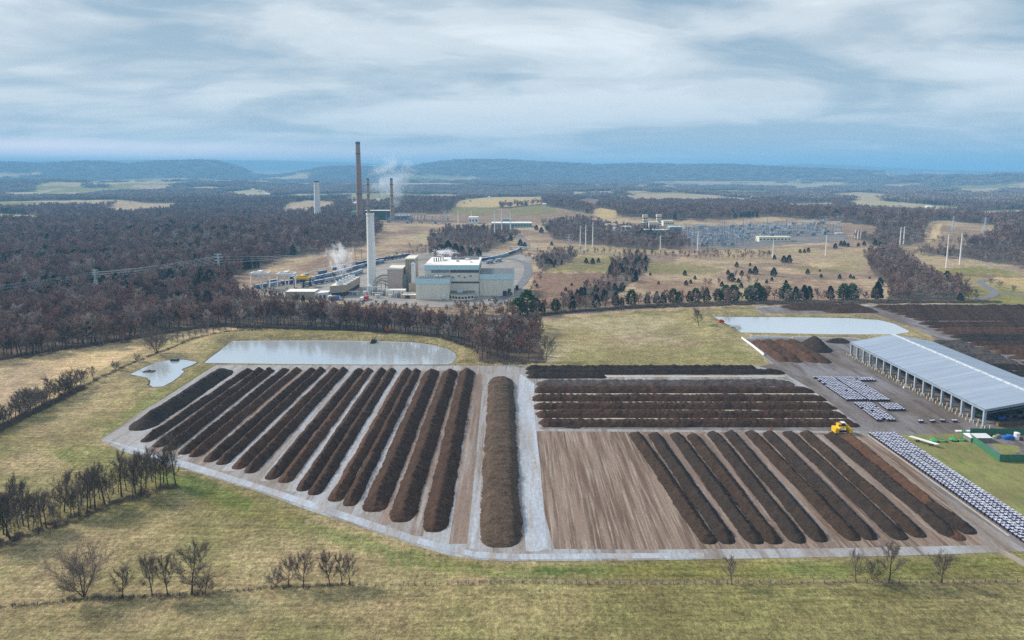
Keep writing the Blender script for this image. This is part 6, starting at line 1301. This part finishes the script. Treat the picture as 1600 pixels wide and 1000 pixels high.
def tank(px0, px1, pyb, pyt, m, label):
    a = P2(px0, pyb); b_ = P2(px1, pyb); rr2 = (b_[0]-a[0])/2; z = hz(*a); h = HT(px0, pyb, pyt, 0)-z; r = thing('storage_tank', label, 'tank', ((a[0]+b_[0])/2, a[1]+rr2, z)); mb = MB(); mb.cyl(0, 0, -1, h*.93, rr2, rr2, m, 32); mb.build('tank_wall', r); mb = MB(); mb.cyl(0, 0, h*.932, h*1.02, rr2*1.01, rr2*.1, m, 32); mb.build('roof', r)
    mb = MB(); mb.tube([(rr2+.3, 0, 0), (rr2+.3, 0, h*.9)], .25, M_grey, 5); mb.build('ladder', r)
tank(946, 965, 361.5, 350, M_tank, 'big beige fuel tank nearest the dark trees'); tank(968, 980, 357, 349, M_tank, 'beige fuel tank set behind the white domed tank'); tank(971, 988, 364, 353.5, M_tankw, 'white domed tank in front of the beige tanks'); tank(958, 970, 363, 356, M_tankw, 'small low white tank between the bigger tanks')
# other buildings round about
r = farblk('cube_building', 'white cube building on the red brown ground', 732, 747, 352, 341.5, 26, M_white, M_roofw, wins=3)
farblk('long_warehouse', 'long low warehouse with white roof and teal wall behind the poles', 768, 831, 357.5, 350.5, 34, M_teal, M_roofw, wins=14); farblk('teal_shed', 'small teal shed behind the long low warehouse', 785, 799, 349, 345, 14, M_teal, M_teal)
M_hw = mat('house_wall', 'cfcfca', .8, vary=.08, rnd=.1); M_hr = mat('house_roof', '7d7370', .8, vary=.2, rnd=.25)
for px, py, w_, lb in hs: farblk('farm_building', lb, px-w_/2, px+w_/2, py, py-max(1.3, w_*.28), 14, M_hw, M_hr if w_ < 6 and px % 2 else M_roofw, gab=True, wins=0)
x, y = P2(1450, 290.5); z = hz(x, y); h = HT(1450, 290.5, 283, 0)-z; r = thing('grain_silo', 'tall white far silo rising beside long low barns', 'silo', (x, y, z)); mb = MB(); mb.cyl(0, 0, -2, h*.85, h*.2, h*.2, M_tankw, 16); mb.build('tank_wall', r); mb = MB(); mb.cyl(0, 0, h*.851, h, h*.2, h*.05, M_tankw, 16); mb.build('roof', r)
# road fence: dark rails and posts
M_fence = mat('dark_fence_wood', '3a3531', .9, vary=.2)
fq = [P2(x, roady(x)+2.2) for x in range(820, 1440, 20)]; fr = thing('plank_fence', 'long dark plank fence between meadow and the tree lined road', 'fence', (fq[0][0], fq[0][1], 0)); Lf_ = sum(math.hypot(b[0]-a[0], b[1]-a[1]) for a, b in zip(fq[:-1], fq[1:]))
mb = MB()
for a, b_ in zip(fq[:-1], fq[1:]):
    for zz in (.6, 1.2, 1.8): za, zb = hz(*a), hz(*b_); mb.bar((a[0], a[1], za+zz), (b_[0], b_[1], zb+zz), .16, M_fence)
part(mb, 'rail', fr)
for i in range(96): x, y = along(fq, i/95); mb = MB(); mb.box(x-.18, x+.18, y-.18, y+.18, hz(x, y)-.3, hz(x, y)+2.2, M_fence); part(mb, 'post', fr)
# wire fence through the nearer fields
fq = [P2(*p) for p in [(-40, 955), (60, 946), (130, 938), (240, 934), (330, 930), (420, 921), (560, 915), (800, 912), (1000, 913), (1300, 912), (1640, 911)]]; fr = thing('wire_fence', 'wooden post and wire fence crossing the front field', 'fence', (fq[0][0], fq[0][1], 0)); mb = MB()
for i in range(200):
    a = along(fq, i/200); b_ = along(fq, (i+1)/200)
    for zz in (.5, 1.0): mb.bar((a[0], a[1], hz(*a)+zz), (b_[0], b_[1], hz(*b_)+zz), .02, M_grey)
part(mb, 'wire', fr)
for i in range(98): x, y = along(fq, i/97); mb = MB(); mb.box(x-.05, x+.05, y-.05, y+.05, hz(x, y)-.3, hz(x, y)+1.1, M_fence); part(mb, 'post', fr)
# ================================================================ steam (real volumes)
def steam(name, label, loc, size, dens, seed, colr=(.95, .96, 1, 1), thr=.47, sc=2.2):
    m = bpy.data.materials.new(name); m.use_nodes = True; nt = m.node_tree; N = nt.nodes; L = nt.links
    for x in list(N):
        if x.type != 'OUTPUT_MATERIAL': N.remove(x)
    o_ = [x for x in N if x.type == 'OUTPUT_MATERIAL'][0]; pv = N.new('ShaderNodeVolumePrincipled'); pv.inputs['Color'].default_value = colr; L.new(pv.outputs[0], o_.inputs['Volume'])
    tc = N.new('ShaderNodeTexCoord'); mp = N.new('ShaderNodeMapping'); mp.inputs['Location'].default_value = (seed, seed*2, 0); L.new(tc.outputs['Object'], mp.inputs[0]); n = N.new('ShaderNodeTexNoise'); n.inputs['Scale'].default_value = sc; n.inputs['Detail'].default_value = 4; n.inputs['Distortion'].default_value = .6
    L.new(mp.outputs[0], n.inputs[0]); ln = N.new('ShaderNodeVectorMath'); ln.operation = 'LENGTH'; L.new(tc.outputs['Object'], ln.inputs[0]); fo = N.new('ShaderNodeMapRange'); fo.inputs['From Min'].default_value = .35; fo.inputs['From Max'].default_value = 1; fo.inputs['To Min'].default_value = .05; fo.inputs['To Max'].default_value = -.25; L.new(ln.outputs['Value'], fo.inputs[0])
    ad = N.new('ShaderNodeMath'); L.new(n.outputs['Fac'], ad.inputs[0]); L.new(fo.outputs[0], ad.inputs[1]); mr = N.new('ShaderNodeMapRange'); mr.inputs['From Min'].default_value = thr; mr.inputs['From Max'].default_value = thr+.18; mr.inputs['To Max'].default_value = dens; L.new(ad.outputs[0], mr.inputs[0]); L.new(mr.outputs[0], pv.inputs['Density'])
    me = bpy.data.meshes.new(name); import bmesh; bm = bmesh.new(); bmesh.ops.create_icosphere(bm, subdivisions=3, radius=1); bm.to_mesh(me); bm.free(); me.materials.append(m)
    o = link(name, me, None, loc); o.scale = size; tag(o, label, 'steam', kind='stuff'); return o
steam('steam', 'white steam rising from the cooling tower', (CT[0]-5, CT[1]+4, 30), (17, 12, 22), .3, 3.0, thr=.46, sc=2.6)
steam('steam', 'puffs of white steam on the plant roof', (X0+14, Y1-12, Ht+6), (22, 10, 8), .3, 7.7, thr=.50, sc=3.4)
x, y = P2(600, 344); steam('smoke', 'thin bluish smoke drifting between the brown chimneys', (x+25, y-30, 95), (75, 35, 75), .06, 5.1, (.8, .9, 1, 1), .44, 2.2)
HAZE = 1.3e-4; EXPO = 1.8
# ================================================================ sky, sun, air
SUN_EL, SUN_AZ = 34.0, -68.0   # azimuth measured from the view direction, negative = towards the left
w = bpy.data.worlds.new('World'); S.world = w; w.use_nodes = True; nt = w.node_tree; N = nt.nodes; L = nt.links
bg = N['Background']; out = N['World Output']
sky = N.new('ShaderNodeTexSky'); sky.sky_type = 'NISHITA'; sky.sun_disc = False; sky.sun_elevation = R(SUN_EL); sky.sun_rotation = R(SUN_AZ)
sky.altitude = 150; sky.air_density = 1.2; sky.dust_density = 2.5; sky.ozone_density = 2
tc = N.new('ShaderNodeTexCoord'); sx = N.new('ShaderNodeSeparateXYZ'); L.new(tc.outputs['Generated'], sx.inputs[0])
def math_(op, a, b=None, clamp=False):
    n = N.new('ShaderNodeMath'); n.operation = op; n.use_clamp = clamp
    for i, v in enumerate((a, b)):
        if v is None: continue
        if isinstance(v, (int, float)): n.inputs[i].default_value = v
        else: L.new(v, n.inputs[i])
    return n.outputs[0]
zc = math_('MAXIMUM', sx.outputs['Z'], .0)
den = math_('ADD', zc, .13)
u = math_('DIVIDE', sx.outputs['X'], den); v = math_('DIVIDE', sx.outputs['Y'], den)
cb = N.new('ShaderNodeCombineXYZ'); L.new(u, cb.inputs[0]); L.new(v, cb.inputs[1])
def cn(scale, stx, sty, det=7, rough=.55, dist=0.0, loc=(0, 0, 0)):
    mp = N.new('ShaderNodeMapping'); mp.inputs['Scale'].default_value = (stx, sty, 1); mp.inputs['Location'].default_value = loc
    L.new(cb.outputs[0], mp.inputs['Vector'])
    n = N.new('ShaderNodeTexNoise'); n.inputs['Scale'].default_value = scale; n.inputs['Detail'].default_value = det; n.inputs['Roughness'].default_value = rough; n.inputs['Distortion'].default_value = dist
    L.new(mp.outputs[0], n.inputs['Vector']); return n.outputs['Fac']
def rmp(f, a, b, lo=0, hi=1):
    r = N.new('ShaderNodeMapRange'); r.interpolation_type = 'SMOOTHSTEP'
    r.inputs['From Min'].default_value = a; r.inputs['From Max'].default_value = b; r.inputs['To Min'].default_value = lo; r.inputs['To Max'].default_value = hi
    L.new(f, r.inputs['Value']); return r.outputs[0]
def mixc_(f, a, b):
    x = N.new('ShaderNodeMix'); x.data_type = 'RGBA'
    if isinstance(f, (int, float)): x.inputs['Factor'].default_value = f
    else: L.new(f, x.inputs['Factor'])
    for c, i in ((a, 6), (b, 7)):
        if isinstance(c, tuple): x.inputs[i].default_value = c
        else: L.new(c, x.inputs[i])
    return x.outputs[2]
K = 1/.1*2**-EXPO*1.23
def cl(h, s=1.0): c = lin(h); return (c[0]*K*s, c[1]*K*s, c[2]*K*s, 1)
big = cn(.62, .8, 1.0, 5, .5, .8, (2.3, .4, 0)); small = cn(1.7, .8, 1.1, 7, .55, .6, (1, 5, 0)); band = cn(.5, .35, 1.4, 4, .5, .3, (7, 2, 0))
m1 = math_('ADD', math_('MULTIPLY', big, .55), math_('ADD', math_('MULTIPLY', small, .30), math_('MULTIPLY', band, .15)))
cloud = mixc_(rmp(m1, .42, .48), cl('8fa4b4'), cl('aebac3'))
cloud = mixc_(rmp(m1, .47, .53), cloud, cl('c9d0d4'))
cloud = mixc_(rmp(m1, .53, .60), cloud, cl('dde3e6'))
# lower deck greyer towards the horizon, clear pinkish slit under it far away on one side
hor = rmp(sx.outputs['Z'], .0, .22)
cloud = mixc_(hor, mixc_(rmp(m1, .42, .58), cl('a9b8c2'), cl('cbd2d6')), cloud)
side = rmp(sx.outputs['X'], -.75, .2, 1, 0)
slit = math_('MULTIPLY', math_('MULTIPLY', rmp(sx.outputs['Z'], .012, .024), rmp(sx.outputs['Z'], .030, .046, 1, 0)), side)
cloud = mixc_(math_('MULTIPLY', slit, .75), cloud, cl('f0dcd8', 1.7))
cover = rmp(m1, .28, .40, .80, .97)
fin = mixc_(cover, sky.outputs['Color'], cloud)
below = rmp(sx.outputs['Z'], -.02, .0)
L.new(fin, bg.inputs['Color']); bg.inputs['Strength'].default_value = .1
sl = bpy.data.lights.new('sun', 'SUN'); sl.energy = 1.5; sl.angle = R(10); sl.color = (1, .90, .76)
so = bpy.data.objects.new('sun', sl); COL.objects.link(so)
d = Vector((math.sin(R(SUN_AZ))*math.cos(R(SUN_EL)), math.cos(R(SUN_AZ))*math.cos(R(SUN_EL)), math.sin(R(SUN_EL))))
so.rotation_euler = d.to_track_quat('Z', 'Y').to_euler(); so.location = (-200, 100, 300)
# haze
hb = MB(); hm = bpy.data.materials.new('haze'); hm.use_nodes = True; hn = hm.node_tree
for x in list(hn.nodes):
    if x.type != 'OUTPUT_MATERIAL': hn.nodes.remove(x)
pv = hn.nodes.new('ShaderNodeVolumePrincipled'); ho = [x for x in hn.nodes if x.type == 'OUTPUT_MATERIAL'][0]
pv.inputs['Color'].default_value = (.25, .58, .95, 1); pv.inputs['Density'].default_value = HAZE; pv.inputs['Anisotropy'].default_value = 0
hn.links.new(pv.outputs[0], ho.inputs['Volume'])
hb.box(-52000, 52000, -52000, 52000, -40, 440, hm); hz_o = hb.build('haze'); tag(hz_o, kind='stuff')
S.view_settings.view_transform = 'Standard'; S.view_settings.look = 'None'; S.view_settings.exposure = EXPO; S.view_settings.gamma = 1
S.cycles.volume_bounces = 3; S.cycles.max_bounces = 5; S.cycles.diffuse_bounces = 2; S.cycles.transparent_max_bounces = 8
S.cycles.use_denoising = False
